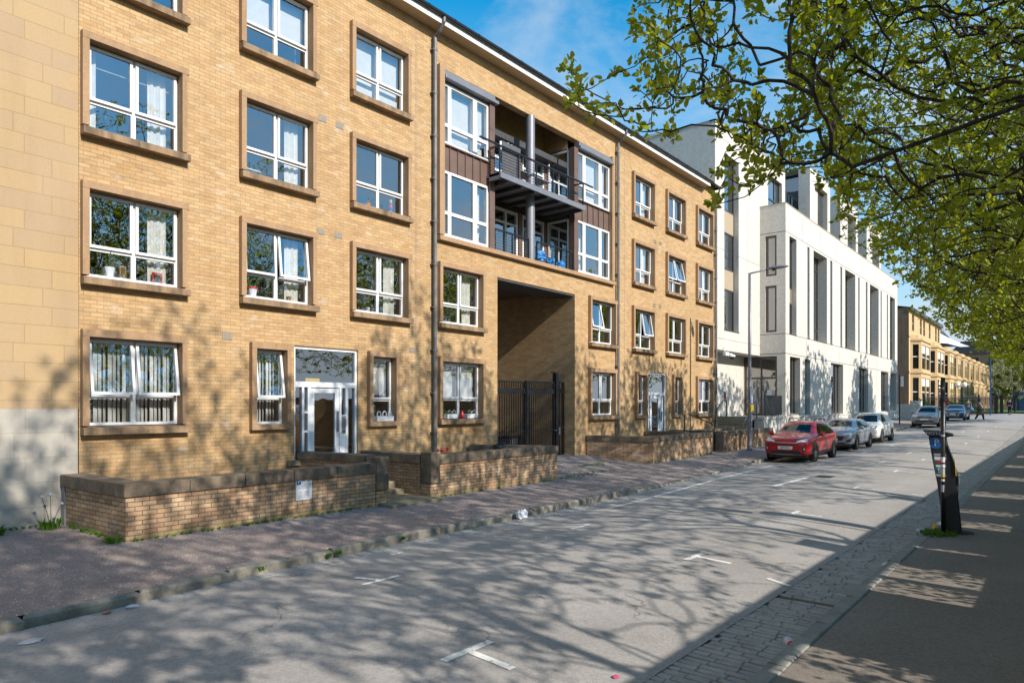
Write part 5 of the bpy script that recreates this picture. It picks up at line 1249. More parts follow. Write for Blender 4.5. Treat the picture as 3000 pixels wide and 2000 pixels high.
b = MB(); b.box(-.085, -.05, 1.98, -.070, .22, 2.62, 0); b.box(-.075, -.02, 2.50, -.03, .02, 2.53, 1); b.box(-.075, -.02, 2.10, -.03, .02, 2.13, 1); mk('plate', b, ['grey_metal', 'black'], pp)
b = MB()
for z, h, mi in ((1.22, .09, 0), (1.13, .06, 0), (1.02, .10, 1), (.97, .05, 2), (.90, .04, 0), (1.66, .03, 0), (.72, .12, 3)):
    b.add([(-.012+.0345*math.sin(a), -.0345*math.cos(a), zz) for zz in (z, z+h) for a in (-.9, -.45, 0, .45, .9)], [(i, i+1, i+6, i+5) for i in range(4)], mi)
mk('sticker', b, ['white', 'litter', 'yellow', 'inkgrey'], pp)

# railings, gate piers and lamps at the far end
fr_ = thing('iron_railing', 'black iron railing across the end of the street before the sandstone terrace', 'railing')
b = MB(); A, B = Vector((77.5, 11.2)), Vector((96.5, 6.9)); L_ = (B-A).length; n = int(L_/.16)
for i in range(n+1):
    p = A.lerp(B, i/n); z = gz(p.x)+.02; b.box(p.x-.014, p.y-.014, z, p.x+.014, p.y+.014, z+1.95)
    b.add([(p.x-.04, p.y, z+1.95), (p.x, p.y-.03, z+1.95), (p.x+.04, p.y, z+1.95), (p.x, p.y, z+2.1)], [(0, 1, 3), (1, 2, 3), (2, 0, 3)])
for zz in (.15, 1.0, 1.75): b.add([(A.x, A.y-.02, gz(A.x)+zz), (B.x, B.y-.02, gz(B.x)+zz), (B.x, B.y-.02, gz(B.x)+zz+.06), (A.x, A.y-.02, gz(A.x)+zz+.06)], [(0, 1, 2, 3)])
mk('bars', b, 'black', fr_)
for t in (0, .25, .5, .75):
    p = A.lerp(B, t); b = MB(); b.box(p.x-.08, p.y-.08, gz(p.x), p.x+.08, p.y+.08, gz(p.x)+2.25); mk('post', b, 'black', fr_)
for (x, y), lb in (((96.9, 6.75), 'black square gate post at the end of the railing, left of the pair'), ((98.6, 6.35), 'black square gate post right of the pair beside the walking man')):
    g = thing('gate_post', lb, 'gate post', (x, y, gz(x)), 0, 'gate posts by the railing'); b = MB(); b.box(-.17, -.17, 0, .17, .17, 2.0); mk('shaft', b, 'black', g)
    b = MB(); b.prism([(-.22, -.22), (.22, -.22), (.22, .22), (-.22, .22)], 2.0, 2.1); b.add([(-.2, -.2, 2.1), (.2, -.2, 2.1), (.2, .2, 2.1), (-.2, .2, 2.1), (0, 0, 2.35)], [(0, 1, 4), (1, 2, 4), (2, 3, 4), (3, 0, 4)]); mk('cap', b, 'black', g)
ms = thing('maroon_sign', 'small maroon notice board with pale crest lettering on the railing', 'sign', (81.5, 10.1, gz(81.5)+.85)); b = MB(); b.box(-.02, -.42, .0, .02, .42, 1.0); mk('board', b, 'maroon', ms)
b = MB(); b.add([(-.025, 0, .75), (-.025, -.12, .5), (-.025, .12, .5)], [(0, 1, 2)]); b.box(-.026, -.3, .3, -.022, .3, .34); b.box(-.026, -.25, .18, -.022, .25, .22); b.box(-.026, -.3, .84, -.022, .3, .88); mk('lettering', b, 'gold', ms)
gl = thing('globe_lamp', 'twin white globe lamp on a dark post in front of the terrace', 'street lamp', (95.2, 10.0, 1.2)); b = MB()
b.lathe([(.12, 0), (.07, .4), (.05, 3.1)], (0, 0, 0), 8); b.tube([(0, -.32, 3.05), (0, -.3, 2.85), (0, 0, 2.7), (0, .3, 2.85), (0, .32, 3.05)], .03, 6); mk('post', b, 'black', gl)
for s in (-1, 1):
    b = MB(); b.lathe([(.05, 0), (.22, .12), (.29, .32), (.22, .52), (.05, .62)], (0, s*.32, 3.05), 12); mk('globe', b, 'globe', gl, smooth=True)
bp_ = thing('street_name_post', 'tall blue post with a blue finger sign at the end of the street', 'sign post', (91.5, 6.9, 1.1)); b = MB(); b.tube([(0, 0, 0), (0, 0, 7.2)], .07, 8); mk('post', b, 'blue', bp_)
b = MB(); b.box(-.05, -.55, 2.5, .05, .25, 2.68); mk('finger_sign', b, 'blue', bp_)
lw = grid_sheet('lawn', lin(101, 150, 8), lambda x: [2, 5, 8, 12], lambda x, y: 1.38+.004*(x-101), 'lawn')
hb = thing('blue_hoarding', 'blue site hoarding behind the lawn at the right edge', 'hoarding', (112, 3.9, 1.35)); b = MB(); b.box(0, -3, 0, .1, 2.2, 2.6); mk('panel', b, 'blue', hb)
b = MB()
for y in (-2.5, -.5, 1.5): b.box(-.05, y-.05, 0, 0, y+.05, 2.7)
mk('stud', b, 'blackp', hb)
def tenement(label, x, y, w, h, z, mat='terrace', nwin=6, nst=4):
    t = thing('distant_tenement', label, 'building', (x, y, z)); b = MB(); b.box(0, 0, -4, 14, w, h); mk('wall', b, mat, t)
    b = MB(); b.prism_ax([(0-.4, h), (w+.4, h), (w-2, h+3), (2, h+3)], 'x', -.4, 14); mk('roof', b, 'roof', t)
    for i in range(nst):
        b = MB()
        for j in range(nwin): a = w*(j+.5)/nwin; b.box(-.05, a-.6, h-2.8-i*3.4, -.02, a+.6, h-.9-i*3.4)
        mk('window', b, 'carglass', t)
    b = MB(); b.box(2, w*.3, h+1, 4, w*.3+2.4, h+5); mk('chimney', b, mat, t)
tenement('pale stone tenement far away behind the terrace roofs', 205, 26, 26, 17.5, 3)
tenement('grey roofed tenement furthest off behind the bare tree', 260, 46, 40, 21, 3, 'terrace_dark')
tenement('red brick block beyond the lawn, seen under the trees', 190, 6, 16, 12, 2, 'surround', 5, 3)

# ------------------------------------------------------------------ people (one skinned body each, clothes as child meshes)
def skin_mesh(name, nodes, edges, mat, parent, lvl=2, root=0):
    me = bpy.data.meshes.new(name); me.from_pydata([n[:3] for n in nodes], edges, []); o = bpy.data.objects.new(name, me); COL.objects.link(o)
    m = o.modifiers.new('skin', 'SKIN'); m.use_smooth_shade = True
    for sv, n in zip(me.skin_vertices[0].data, nodes): sv.radius = (n[3], n[4] if len(n) > 4 else n[3])
    me.skin_vertices[0].data[root].use_root = True
    s = o.modifiers.new('sub', 'SUBSURF'); s.levels = lvl; s.render_levels = lvl
    dg = bpy.context.evaluated_depsgraph_get(); m2 = bpy.data.meshes.new_from_object(o.evaluated_get(dg)); bpy.data.objects.remove(o)
    m2.materials.clear(); m2.materials.append(M[mat])
    o = bpy.data.objects.new(name, m2); COL.objects.link(o); o.parent = parent; return o
def person(label, loc, rz, h=1.72, stride=.3, coat='cloth_olive', legs='cloth_black', long=True, hair='hair', extra=None, bag=None, group='people walking at the far end'):
    p = thing('person', label, 'person', loc, rz, group); s = h/1.75
    def q(L): return [(a*s, b_*s, c*s, *[r*s for r in rr]) for a, b_, c, *rr in L]
    f = stride  # walks along -y in local space
    J = [(0, 0, .95, .125, .10), (0, 0, 1.15, .12, .095), (0, 0, 1.38, .13, .09), (0, 0, 1.50, .055), (0, -.01, 1.56, .052), (0, -.02, 1.64, .078, .09), (0, -.015, 1.71, .06, .07),
         (.18, 0, 1.42, .052), (.24, .05*f*4, 1.16, .042), (.23, -.10-f*.3, .93, .034), (.225, -.13-f*.35, .83, .026), (-.18, 0, 1.42, .052), (-.24, -.05*f*4, 1.16, .042), (-.23, .03+f*.5, .92, .034), (-.225, .02+f*.6, .82, .026),
         (.09, 0, .88, .085), (.10, -f*.55, .50, .06), (.10, -f*.75, .09, .042), (.10, -f*.75-.13, .035, .035), (-.09, 0, .88, .085), (-.10, f*.30, .49, .06), (-.10, f*.95, .13, .042), (-.10, f*.95-.11, .035, .035)]
    E = [(0, 1), (1, 2), (2, 3), (3, 4), (4, 5), (5, 6), (2, 7), (7, 8), (8, 9), (9, 10), (2, 11), (11, 12), (12, 13), (13, 14), (0, 15), (15, 16), (16, 17), (17, 18), (0, 19), (19, 20), (20, 21), (21, 22)]
    body = skin_mesh('body', q(J), E, 'skin', p)
    hand = MB()
    for hx, hy, hz in ((.225, -.13-f*.35, .83), (-.225, .02+f*.6, .82)):
        for k in range(4): hand.tube([((hx)*s, (hy-.02+k*.014)*s, (hz-.01)*s), (hx*s, (hy-.025+k*.014)*s, (hz-.08+.008*abs(k-1))*s)], .008*s, 5)
        hand.tube([(hx*s, (hy-.025)*s, hz*s), (hx*.97*s, (hy-.055)*s, (hz-.04)*s)], .009*s, 5)
    mk('hand', hand, 'skin', p, smooth=True)
    g = lambda r: tuple(r_+.022 for r_ in r)
    idx = [1, 2, 7, 8, 9, 11, 12, 13, 0]; base = [J[i] for i in idx]
    top = [(a, b_, c, *g(r)) for a, b_, c, *r in base]
    e = [(8, 0), (0, 1), (1, 2), (2, 3), (3, 4), (1, 5), (5, 6), (6, 7)]
    skin_mesh('coat', q(top), e, coat, p, root=8)
    if long:
        b = MB(); n = 14; v = []; pr = [(1.2, .165, .125), (.95, .19, .15), (.7, .22, .20), (.52, .25, .25)]
        for z, rx, ry in pr:
            for j in range(n): a = 2*math.pi*j/n; w = 1+.05*math.sin(5*a); v.append((rx*math.cos(a)*w*s, ry*math.sin(a)*w*s, z*s))
        b.add(v, [(i*n+j, i*n+(j+1) % n, (i+1)*n+(j+1) % n, (i+1)*n+j) for i in range(len(pr)-1) for j in range(n)]); mk('coat_skirt', b, coat, p, smooth=True)
    li = [0, 15, 16, 17, 19, 20, 21]; lg = [(J[i][0], J[i][1], J[i][2]+(.05 if i in (17, 21) else 0), *g(J[i][3:])) for i in li]
    skin_mesh('trousers', q(lg), [(0, 1), (1, 2), (2, 3), (0, 4), (4, 5), (5, 6)], legs, p)
    b = MB()
    for fx, fy, fz in ((.10, -f*.75, .0), (-.10, f*.95, .03)): b.box((fx-.045)*s, (fy-.19)*s, fz*s, (fx+.045)*s, (fy+.07)*s, (fz+.085)*s)
    mk('shoe', b, 'white' if long else 'cloth_black', p, bevel=.02)
    b = MB(); b.lathe([(.097*s, -.06*s), (.105*s, .02*s), (.095*s, .075*s), (.06*s, .11*s), (.01, .118*s)], (0, .012*s, 1.665*s), 12); hb_ = mk('hair', b, hair, p, smooth=True)
    b = MB(); b.box(-.012*s, -.118*s, 1.61*s, .012*s, -.095*s, 1.65*s); b.box(-.03*s, -.106*s, 1.575*s, .03*s, -.1*s, 1.585*s)
    for sx_ in (-1, 1): b.box((sx_*.033-.012)*s, -.108*s, 1.648*s, (sx_*.033+.012)*s, -.1*s, 1.658*s)
    mk('face_features', b, 'skin', p)
    if bag:
        b = MB(); bag_mesh(b, (.28*s, .02, .75*s), .17, random.Random(2)); mk('shopping_bag', b, bag, p)
    if extra: extra(p, s)
    return p
def strap(p, s): b = MB(); b.tube([(.2*s, -.14*s, 1.02*s), (0, -.16*s, 1.25*s), (-.14*s, -.08*s, 1.47*s)], .016, 6); mk('bag_strap', b, 'white', p)
person('person in a long olive coat and dark hood striding across the road', (69.2, 5.95, road_z(69.2, 5.95)), R(-35), 1.85, .34, 'cloth_olive', 'cloth_black', True, 'cloth_navy', strap)
person('person in dark clothes walking away past the gate posts', (92.7, 5.25, gz(92.7)+.0), R(80), 1.75, .12, 'cloth_navy', 'cloth_black', False)
person('person carrying a blue bag behind the blue saloon', (83.0, 8.1, gz(83)+.02), R(-80), 1.75, .15, 'cloth_grey', 'cloth_navy', False, bag='bagblue')
person('person in a hi-vis jacket by the gate posts', (103.5, 6.7, 1.38), R(-90), 1.78, .1, 'hivis', 'hivis', False)
# ------------------------------------------------------------------ trees
def grow(chain, att, bf):
    # minimum spanning growth with a path length cost: twigs join the crown the way limbs branch
    pts = [np.array(c, float) for c in chain]; par = [-1]+list(range(len(chain)-1)); pl = [0.0]
    for i in range(1, len(pts)): pl.append(pl[-1]+np.linalg.norm(pts[i]-pts[i-1]))
    att = np.asarray(att, float); n = len(att); best = np.full(n, 1e9); bi = np.zeros(n, int); done = np.zeros(n, bool)
    def relax(idx):
        d = np.linalg.norm(att-pts[idx], axis=1)+bf*pl[idx]; m = (d < best) & ~done; best[m] = d[m]; bi[m] = idx
    for i in range(1 if len(pts) > 1 else 0, len(pts)): relax(i)
    for _ in range(n):
        k = int(np.argmin(np.where(done, 1e9, best))); done[k] = True; p = bi[k]
        pts.append(att[k]); par.append(int(p)); pl.append(pl[p]+np.linalg.norm(att[k]-pts[p])); relax(len(pts)-1)
    cnt = np.zeros(len(pts)); kids = np.zeros(len(pts), int)
    for i in range(len(pts)-1, -1, -1):
        if kids[i] == 0: cnt[i] = 1
        if par[i] >= 0: cnt[par[i]] += cnt[i]; kids[par[i]] += 1
    return np.array(pts), par, cnt, kids
def tree(name, label, base, chain, att, seed, leaf=.07, per=6, r0=.0058, bf=.35, leafm='leaf', cat='tree', group='street trees along the right pavement', sub=3, ex=.47, spread=1.0, bare=False, gap=.13, tipn=3, cap=.07):
    rng = np.random.default_rng(seed)
    P, par, cnt, kids = grow(chain, att, bf)
    rad = r0*cnt**ex
    rad[len(chain):] = np.minimum(rad[len(chain):], cap)
    t = thing(name, label, cat, tuple(base), 0, group)
    B = Vector(base); b = MB(); lp, ld = [], []
    for i in range(1, len(P)):
        a, c = P[par[i]], P[i]; L = np.linalg.norm(c-a)
        if L < 1e-4: continue
        ra = min(rad[par[i]], rad[i]*1.35); rc = rad[i]
        ns = 1 if L < .18 else sub
        amp = min(.09*L, .12) if i >= len(chain) else .02*L
        path = []; rr = []; off = rng.normal(0, 1, 3)
        for s in range(ns+1):
            tt = s/ns; q = a+(c-a)*tt
            if 0 < s < ns: q = q+off*amp*math.sin(math.pi*tt)+rng.normal(0, .012, 3)*min(1, L)
            path.append(q-np.array(base)); rr.append(ra+(rc-ra)*tt)
        b.tube(path, rr, 3 if rc < .011 else (5 if rc < .05 else 9), cap=False)
        if cnt[i] <= 2.5 and not bare:
            d = (c-a)/L; k = 1 if kids[i] == 0 else 0
            m = int(L/gap)
            for s in range(m): lp.append(path[-1]*0+(a+(c-a)*((s+rng.random())/max(1, m)))-np.array(base)); ld.append(d*.4)
            if kids[i] == 0: lp += [path[-1]]*tipn; ld += [d]*tipn
    mk('trunk', b, 'bark', t, smooth=True)
    if bare or not lp: return t
    lp = np.array(lp); ld = np.array(ld)
    lp = np.repeat(lp, per, 0); ld = np.repeat(ld, per, 0); n = len(lp)
    D = rng.normal(0, .62*spread, (n, 3)); D[:, 2] += .30; D += ld*.55; D /= np.linalg.norm(D, axis=1)[:, None]
    U = rng.normal(0, 1, (n, 3)); U[:, 2] += .5; S = np.cross(D, U); S /= np.linalg.norm(S, axis=1)[:, None]; Nn = np.cross(S, D)
    ln = leaf*rng.uniform(.55, 1.2, n)[:, None]; w = ln*.36; cup = ln*rng.uniform(.02, .22, n)[:, None]
    o = lp+D*ln*rng.uniform(.05, .7, n)[:, None]+rng.normal(0, leaf*.25, (n, 3))
    V = np.stack([o, o+D*ln*.30+S*w+Nn*cup, o+D*ln*.72+S*w*.72+Nn*cup*.9, o+D*ln, o+D*ln*.72-S*w*.72+Nn*cup*.9, o+D*ln*.30-S*w+Nn*cup], 1).reshape(-1, 3)
    i0 = (np.arange(n)*6)[:, None]
    F = np.concatenate([i0+np.array([[0, 1, 2, 3]]), i0+np.array([[0, 3, 4, 5]])], 0)
    soup('crown', V, F, leafm, t)
    return t
def crown(rng, c, rad, n, zmin, rule=None, shell=.55):
    out = []
    while len(out) < n:
        d = rng.normal(0, 1, 3); d /= np.linalg.norm(d); r = rng.random()**(1/3*shell*1.4)
        p = np.array(c)+d*np.array(rad)*r*(1+.12*math.sin(5*d[0]+3*d[2]+c[0]))
        if p[2] < zmin+.5*math.sin(p[0]*1.3)*.6: continue
        if rule and not rule(p): continue
        out.append(p)
    return out
def overhang(p):   # pruned clear of the carriageway
    if p[1] > 4.4: return False
    k = 1.18 if p[0] < 9 else (1.18-.45*(p[0]-9)/17 if p[0] < 26 else .76)
    if p[1] > 0 and p[2]-gz(p[0]) < 2.3+k*p[1]+.35*math.sin(2.1*p[0]): return False
    return True
def lopped(k):
    return lambda p: overhang(p) and (p[1] < -.2 or (p[1] < p[0]/k and p[0] > 7.6))
specs = [  # x, y, crown points, leaf length, leaves per spot, overhanging points
    (-11, -3.8, 1700, .14, 6, 0), (-2.4, -3.9, 2500, .125, 7, 0), (4.6, -3.7, 2600, .080, 4, 600), (11.8, -3.7, 2300, .074, 4, 2700), (18.6, -3.8, 1900, .085, 3, 2000), (26.0, -3.7, 1500, .11, 4, 1300), (34.5, -3.7, 1200, .14, 4, 900), (45, -3.8, 850, .19, 4, 600), (57, -3.7, 700, .22, 4, 500), (70, -3.6, 600, .26, 4, 400)]
tl = ['spring leafed street tree standing first behind the boundary wall, farthest left out of view', 'spring leafed street tree whose shadow falls across the near road', 'nearest tree with long sparse drooping branches reaching across the sky', 'second leafy tree along the right pavement, dense behind the nearest branches', 'third leafy tree along the right pavement', 'fourth leafy tree along the right pavement', 'fifth leafy tree along the right pavement', 'sixth leafy tree along the right pavement', 'seventh leafy tree along the right pavement', 'last and smallest leafy tree on the right, low over the far railings']
for i, (x, y, n, lf, per, nov) in enumerate(specs):
    rng = np.random.default_rng(100+i); g = gz(x)
    top = (13.5 if x < 30 else 12.4)+.7*math.sin(i*2.3)
    rule = lopped(4.0) if x < 16 else overhang
    att = crown(rng, (x, y+1.2, g+9.0), (4.9, 5.2, top-9.0), n, g+4.3, rule)
    ov = []
    while len(ov) < nov:      # boughs reaching out over the pavement and the gutter
        p = np.array([x+rng.uniform(-4.6, 4.6), rng.uniform(-1.0, 4.2), g+rng.uniform(3.6, 10.5)])
        if abs(p[0]-x) > 4.7-.18*(p[2]-g-4)-.3*max(0, p[1]-1) or not rule(p): continue
        ov.append(p)
    att += ov
    if i in (1, 2):           # unseen low boughs, added to throw shadow bands on the road
        att += [np.array([x+rng.uniform(-1.5, 4.8), rng.uniform(-3.4, -.5), g+rng.uniform(3.3, 5.6)]) for _ in range(420)]
    ch = [(x, y, g-.3), (x+.03, y+.02, g+1.2), (x+.05, y+.05, g+2.6), (x+.02, y+.12, g+3.8), (x+.1, y+.25, g+5.0)]
    if i == 2:
        ch += [(5.6, -2.2, 6.9), (6.6, .2, 8.2), (7.3, 1.8, 7.7), (7.35, 2.75, 6.7), (6.7, 3.25, 6.1), (6.1, 3.6, 5.6), (5.75, 3.85, 5.35)]
        R2 = np.random.default_rng(44); tips = []
        # drooping sprays beyond the lopped crown: ragged, thinning towards their ends
        while len(tips) < 900:
            q = R2.random(); k = 1.42+3.0*q; d_ = R2.uniform(6.0, 8.4+1.4*q); yy = d_/(.7735*k+.634)
            low = np.interp(k, [1.42, 1.6, 1.85, 2.2, 2.5, 2.86, 3.3, 3.6, 4.3], [.44, .41, .37, .31, .26, .33, .345, .335, .29])
            hh = low+(.78-low)*R2.random()**.9
            if q < .14 and hh > .52+q: continue
            if R2.random() > .40+.6*q: continue
            if .35 < q < .62 and .47 < hh < .60 and R2.random() < .6: continue
            if math.sin(17*hh+5*k)+math.sin(9*k-7*hh) < -.75: continue
            tips.append((yy*k, yy, 2.2+hh*d_))
        att = att+tips
    tree('street_tree', tl[i], (x, y, g), ch, att, 200+i, lf, per, gap=.10 if i == 2 else .15, tipn=3, ex=.355 if i == 2 else .44, cap=.018 if i == 2 else .036)
# blossom tree, bare tree and shrubs at the far end
rng = np.random.default_rng(9)
att = crown(rng, (104.5, 5.4, 5.9), (3.4, 3.2, 2.9), 420, 3.2)
tree('blossom_tree', 'pale blossoming tree beyond the gate posts at the end of the street', (104.5, 5.4, 1.35), [(104.5, 5.4, 1.2), (104.5, 5.4, 3.0)], att, 5, .13, 9, .012, .3, 'blossom', 'tree', None)
att = crown(rng, (150, 24, 14.0), (5, 5.5, 5.5), 260, 8)
tree('bare_tree', 'leafless tree rising behind the terrace and the white canopy', (150, 24, 1), [(150, 24, 1), (150, 24, 8)], att, 6, .2, 1, .022, .4, 'leaf', 'tree', None, bare=True)
att = crown(rng, (170, 21, 10.5), (4, 4, 4.5), 220, 6)
tree('bare_tree', 'smaller leafless tree right of the white canopy', (170, 21, 1), [(170, 21, 1), (170, 21, 6)], att, 7, .2, 1, .022, .4, 'leaf', 'tree', None, bare=True)
for j, (x, y, rr, h, lab) in enumerate(((136, 4.2, 5, 9.5, 'green tree at the far end of the lawn, behind the blossoming tree'), (128, 1.5, 6, 11, 'green tree behind the blue hoarding'), (175, 9.5, 6, 12, 'tall dense green tree farthest off behind the lawn'), (140, -3, 6, 12, 'green tree at the far right edge beyond the hoarding'))):
    att = crown(rng, (x, y, h*.6+1), (rr*.8, rr*.8, h*.42), 420, 3)
    tree('park_tree', lab, (x, y, 1.3), [(x, y, 1), (x, y, h*.35)], att, 30+j, .42, 5, .014, .3, 'leaf', 'tree', 'trees beyond the lawn')
for j, (x, y, rr, lab) in enumerate(((82.5, 12.0, .8, 'small green shrub behind the railing by the maroon sign'), (88.5, 10.6, .9, 'round green shrub behind the railing, middle of three'), (94.5, 9.6, .9, 'round green shrub behind the railing nearest the gate posts'))):
    att = crown(rng, (x, y, gz(x)+.9), (rr, rr, .8), 90, gz(x)+.15)
    tree('garden_shrub', lab, (x, y, gz(x)), [(x, y, gz(x)), (x, y, gz(x)+.3)], att, 60+j, .16, 6, .006, .3, 'leaf_weed', 'shrub', 'shrubs behind the railing')

# ------------------------------------------------------------------ boundary wall behind the right pavement (throws the long shadow on the road)
bw = thing('boundary_wall', 'tall pierced stone boundary wall along the inner side of the right pavement', 'wall')
ops = [(5.35, 6.25), (8.65, 9.35), (9.5, 10.35), (11.75, 12.15), (14.3, 15.1), (16.2, 16.8), (19.2, 20.2), (23.5, 24.5), (28, 29), (33, 34.2), (40, 41)]
b = MB(); x = -14.0
b.box(-14, -1.75, -.3, 75, -1.5, 1.42)
for a, c in ops+[(75, 75)]:
    if c > a or a == 75: b.box(x, -1.75, 1.42, a, -1.5, 2.22)
    x = c
b.box(-14, -1.75, 2.22, 75, -1.5, 2.40); b.box(-14, -1.8, 2.40, 75, -1.45, 2.51); mk('wall', b, 'step', bw)
b = MB()
for xx in (-3, 11.35, 18.3, 25.8): b.box(xx-.28, -1.85, -.2, xx+.28, -1.40, 2.9)
mk('pier', b, 'step', bw)
ri = np.random.default_rng(77); V = []; F = []
for a, c in ops:  # unseen leaves added in the openings to soften the light patches
    for _ in range(260):
        x = a+(c-a)*ri.beta(1.6, .9); z = 1.35+.95*ri.beta(.9, 1.5) if ri.random() < .75 else 1.4+.85*ri.random(); y = -1.62+ri.normal(0, .10)
        o = np.array([x, y, z]); d = ri.normal(0, 1, 3); d /= np.linalg.norm(d); u = np.cross(d, ri.normal(0, 1, 3)); u /= np.linalg.norm(u); s_ = .05*ri.uniform(.6, 1.3); k = len(V)
        V += [o-d*s_, o+u*s_*.7, o+d*s_, o-u*s_*.7]; F.append([k, k+1, k+2, k+3])
foliage = thing('foliage', 'ivy added unseen in the wall openings to dapple the light', 'added leaves'); soup('leaves', V, F, 'leaf_dark', foliage)

# ------------------------------------------------------------------ weeds, plants, litter, window sill things
rw_ = np.random.default_rng(17)
def blades(pts, h, w, n, mat, name, lean=.6, parent=None):
    V, F = [], []
    for p in pts:
        for _ in range(n):
            a = rw_.uniform(0, 6.283); hh = h*rw_.uniform(.5, 1.2); ww = w*rw_.uniform(.6, 1.3); L = lean*rw_.uniform(.3, 1.3)
            d = np.array([math.cos(a), math.sin(a), 0]); s = np.array([-d[1], d[0], 0])*ww; o = np.array(p)+d*rw_.uniform(0, w*2)
            m = o+d*hh*L*.4+np.array([0, 0, hh*.65]); t = o+d*hh*L+np.array([0, 0, hh*(1-.3*L)])
            k = len(V); V += [o-s*.5, o+s*.5, m+s, m-s, t]; F += [(k, k+1, k+2, k+3), (k+3, k+2, k+4, k+4)]
    F = [f if f[2] != f[3] else (f[0], f[1], f[2], f[2]) for f in F]
    v = [tuple(q) for q in V]; fs = [tuple(dict.fromkeys(f)) for f in F]
    return obj_from(name, v, fs, mat, parent)
pts = []
for x in np.arange(4.45, 9.3, .07):
    if rw_.random() < .30+.35*math.sin(x*3.1)**2: pts.append((x, 11.40-rw_.uniform(0, .05), path_z(x, 11.4)-.01))
for _ in range(34): y = rw_.uniform(11.45, 13.5); pts.append((4.40-rw_.uniform(0, .10)-.02*(y-11.4), y, path_z(4.3, y)-.01))
for x in np.arange(11.3, 15.9, .16):
    if rw_.random() < .3: pts.append((x, 11.40, path_z(x, 11.4)-.01))
for x in np.arange(22.0, 27, .2):
    if rw_.random() < .5: pts.append((x, 11.43, path_z(x, 11.4)-.01))
for x in np.arange(2.2, 4.2, .09): pts.append((x, 13.84, path_z(x, 13.8)-.01))
for x, y in ((5.05, 8.58), (6.05, 8.66), (6.15, 8.56), (6.3, 8.58), (7.7, 8.72)): pts += [(x+rw_.uniform(-.05, .05), y-.04, gz(x)-.06) for _ in range(5)]
w_ = blades(pts, .075, .008, 9, 'leaf_weed', 'weeds'); tag(w_, kind='stuff')
gp = [(17.3+rw_.normal(0, .9), 11.35+rw_.normal(0, .10), 0) for _ in range(150)] + [(19.3+rw_.normal(0, .6), 12.3+rw_.normal(0, .12), 0) for _ in range(110)]
gp = [(x, y, lp(x, y)-.005) for x, y, z in gp]; tag(blades(gp, .035, .012, 3, 'leaf_weed', 'moss_patch', .9), kind='stuff')
for x, y, n, lab in ((4.02, 13.45, 26, 'leafy dandelion clump in the corner of the low wall'), (3.25, 13.5, 18, 'smaller dandelion clump with seed heads at the far left'), (4.28, 11.55, 16, 'dandelion clump at the front corner of the low wall')):
    z = path_z(x, y)-.01; t = thing('dandelion', lab, 'weed', (x, y, z), 0, 'dandelions by the low wall')
    blades([(rw_.normal(0, .05), rw_.normal(0, .05), 0) for _ in range(6)], .20 if n > 17 else .13, .022, n//2, 'leaf_weed', 'leaves', .7, t)
    if y > 12:
        b = MB(); b2 = MB()
        for k in range(3):
            dx, dy, h = rw_.uniform(-.22, .16), rw_.uniform(-.15, .1), rw_.uniform(.38, .66); b.tube([(0, 0, 0), (dx*.5, dy*.5, h*.6), (dx, dy, h)], .005, 4)
            b2.lathe([(.005, -.02), (.026, -.01), (.028, .01), (.005, .028)], (dx, dy, h), 8)
        mk('stalk', b, 'leaf_dark', t); mk('seed_head', b2, 'inkgrey', t)
gt_ = blades([(MX-.45+rw_.normal(0, .14), MYm+.16+rw_.normal(0, .10), gz(MX)+.005) for _ in range(260)], .075, .006, 6, 'leaf_weed', 'grass_tuft', .5); tag(gt_, 'bright green grass tuft at the foot of the parking machine', 'grass')
b = MB(); b.lathe([(.34, 0), (.30, .012), (.05, .02)], (MX+.02, MYm-.02, gz(MX)+.004), 16); tag(mk('soil_patch', b, 'soil', smooth=True), kind='structure')
b = MB(); b.add([(MX-.04, MYm+.24, .01), (MX+.10, MYm+.30, .01), (MX+.10, MYm+.28, .12), (MX-.05, MYm+.22, .09), (MX-.0, MYm+.28, .15)], [(0, 1, 2, 4, 3)]); b.v += [(p[0]+.02, p[1]+.015, p[2]) for p in b.v]; b.f += [(5, 8, 9, 7, 6)]; b.m += [0]
tag(mk('yellow_bollard_cap', b, 'yellow'), 'scrap of yellow plastic leaning behind the foot of the parking machine', 'plastic scrap')
def litter(name, lab, x, y, z, r, mat, flat=.5, seed=1, cat='litter'):
    b = MB(); bag_mesh(b, (x, y, z+r*flat*.8), r, random.Random(seed), sq=flat); tag(mk(name, b, mat), lab, cat)
litter('plastic_bag', 'crumpled white plastic bag lying against the left kerb', 10.7, 8.50, -.07, .125, 'litter', .8, 3)
litter('paper_scrap', 'flattened white paper scrap on the road at the lower left', 2.14, 7.72, road_z(2.14, 7.7), .10, 'litter', .10, 4)
litter('paper_scrap', 'small pale scrap in the gutter setts by the left kerb', 3.25, 8.22, -.085, .07, 'litter', .2, 5)
litter('leaf_scrap', 'orange brown dead leaf by the gap in the left kerb', 2.98, 8.2, -.085, .045, 'terracotta', .3, 6)
litter('cloth_scrap', 'small crumpled pink scrap on the road by the setts', 4.97, 2.95, road_z(4.97, 2.95), .034, 'pinkcloth', .35, 7)
litter('foil_scrap', 'small crumpled pale wrapper by the right kerb in the middle distance', 10.85, 2.03, -.09, .06, 'litter', .6, 8)
litter('wrapper', 'pale wrapper in the gutter near the parking machine', 14.2, 2.1, -.09, .10, 'litter', .35, 9)
cp = thing('paper_cup', 'crushed white and red paper cup lying in the right gutter', 'cup', (6.6, 2.02, -.05), R(30)); b = MB(); b.tube([(0, 0, 0), (.10, .02, .02)], [.032, .042], 10); mk('cup', b, 'litter', cp)
b = MB(); b.tube([(-.004, 0, 0), (.03, .006, .006)], [.034, .037], 10); mk('band', b, 'red', cp)
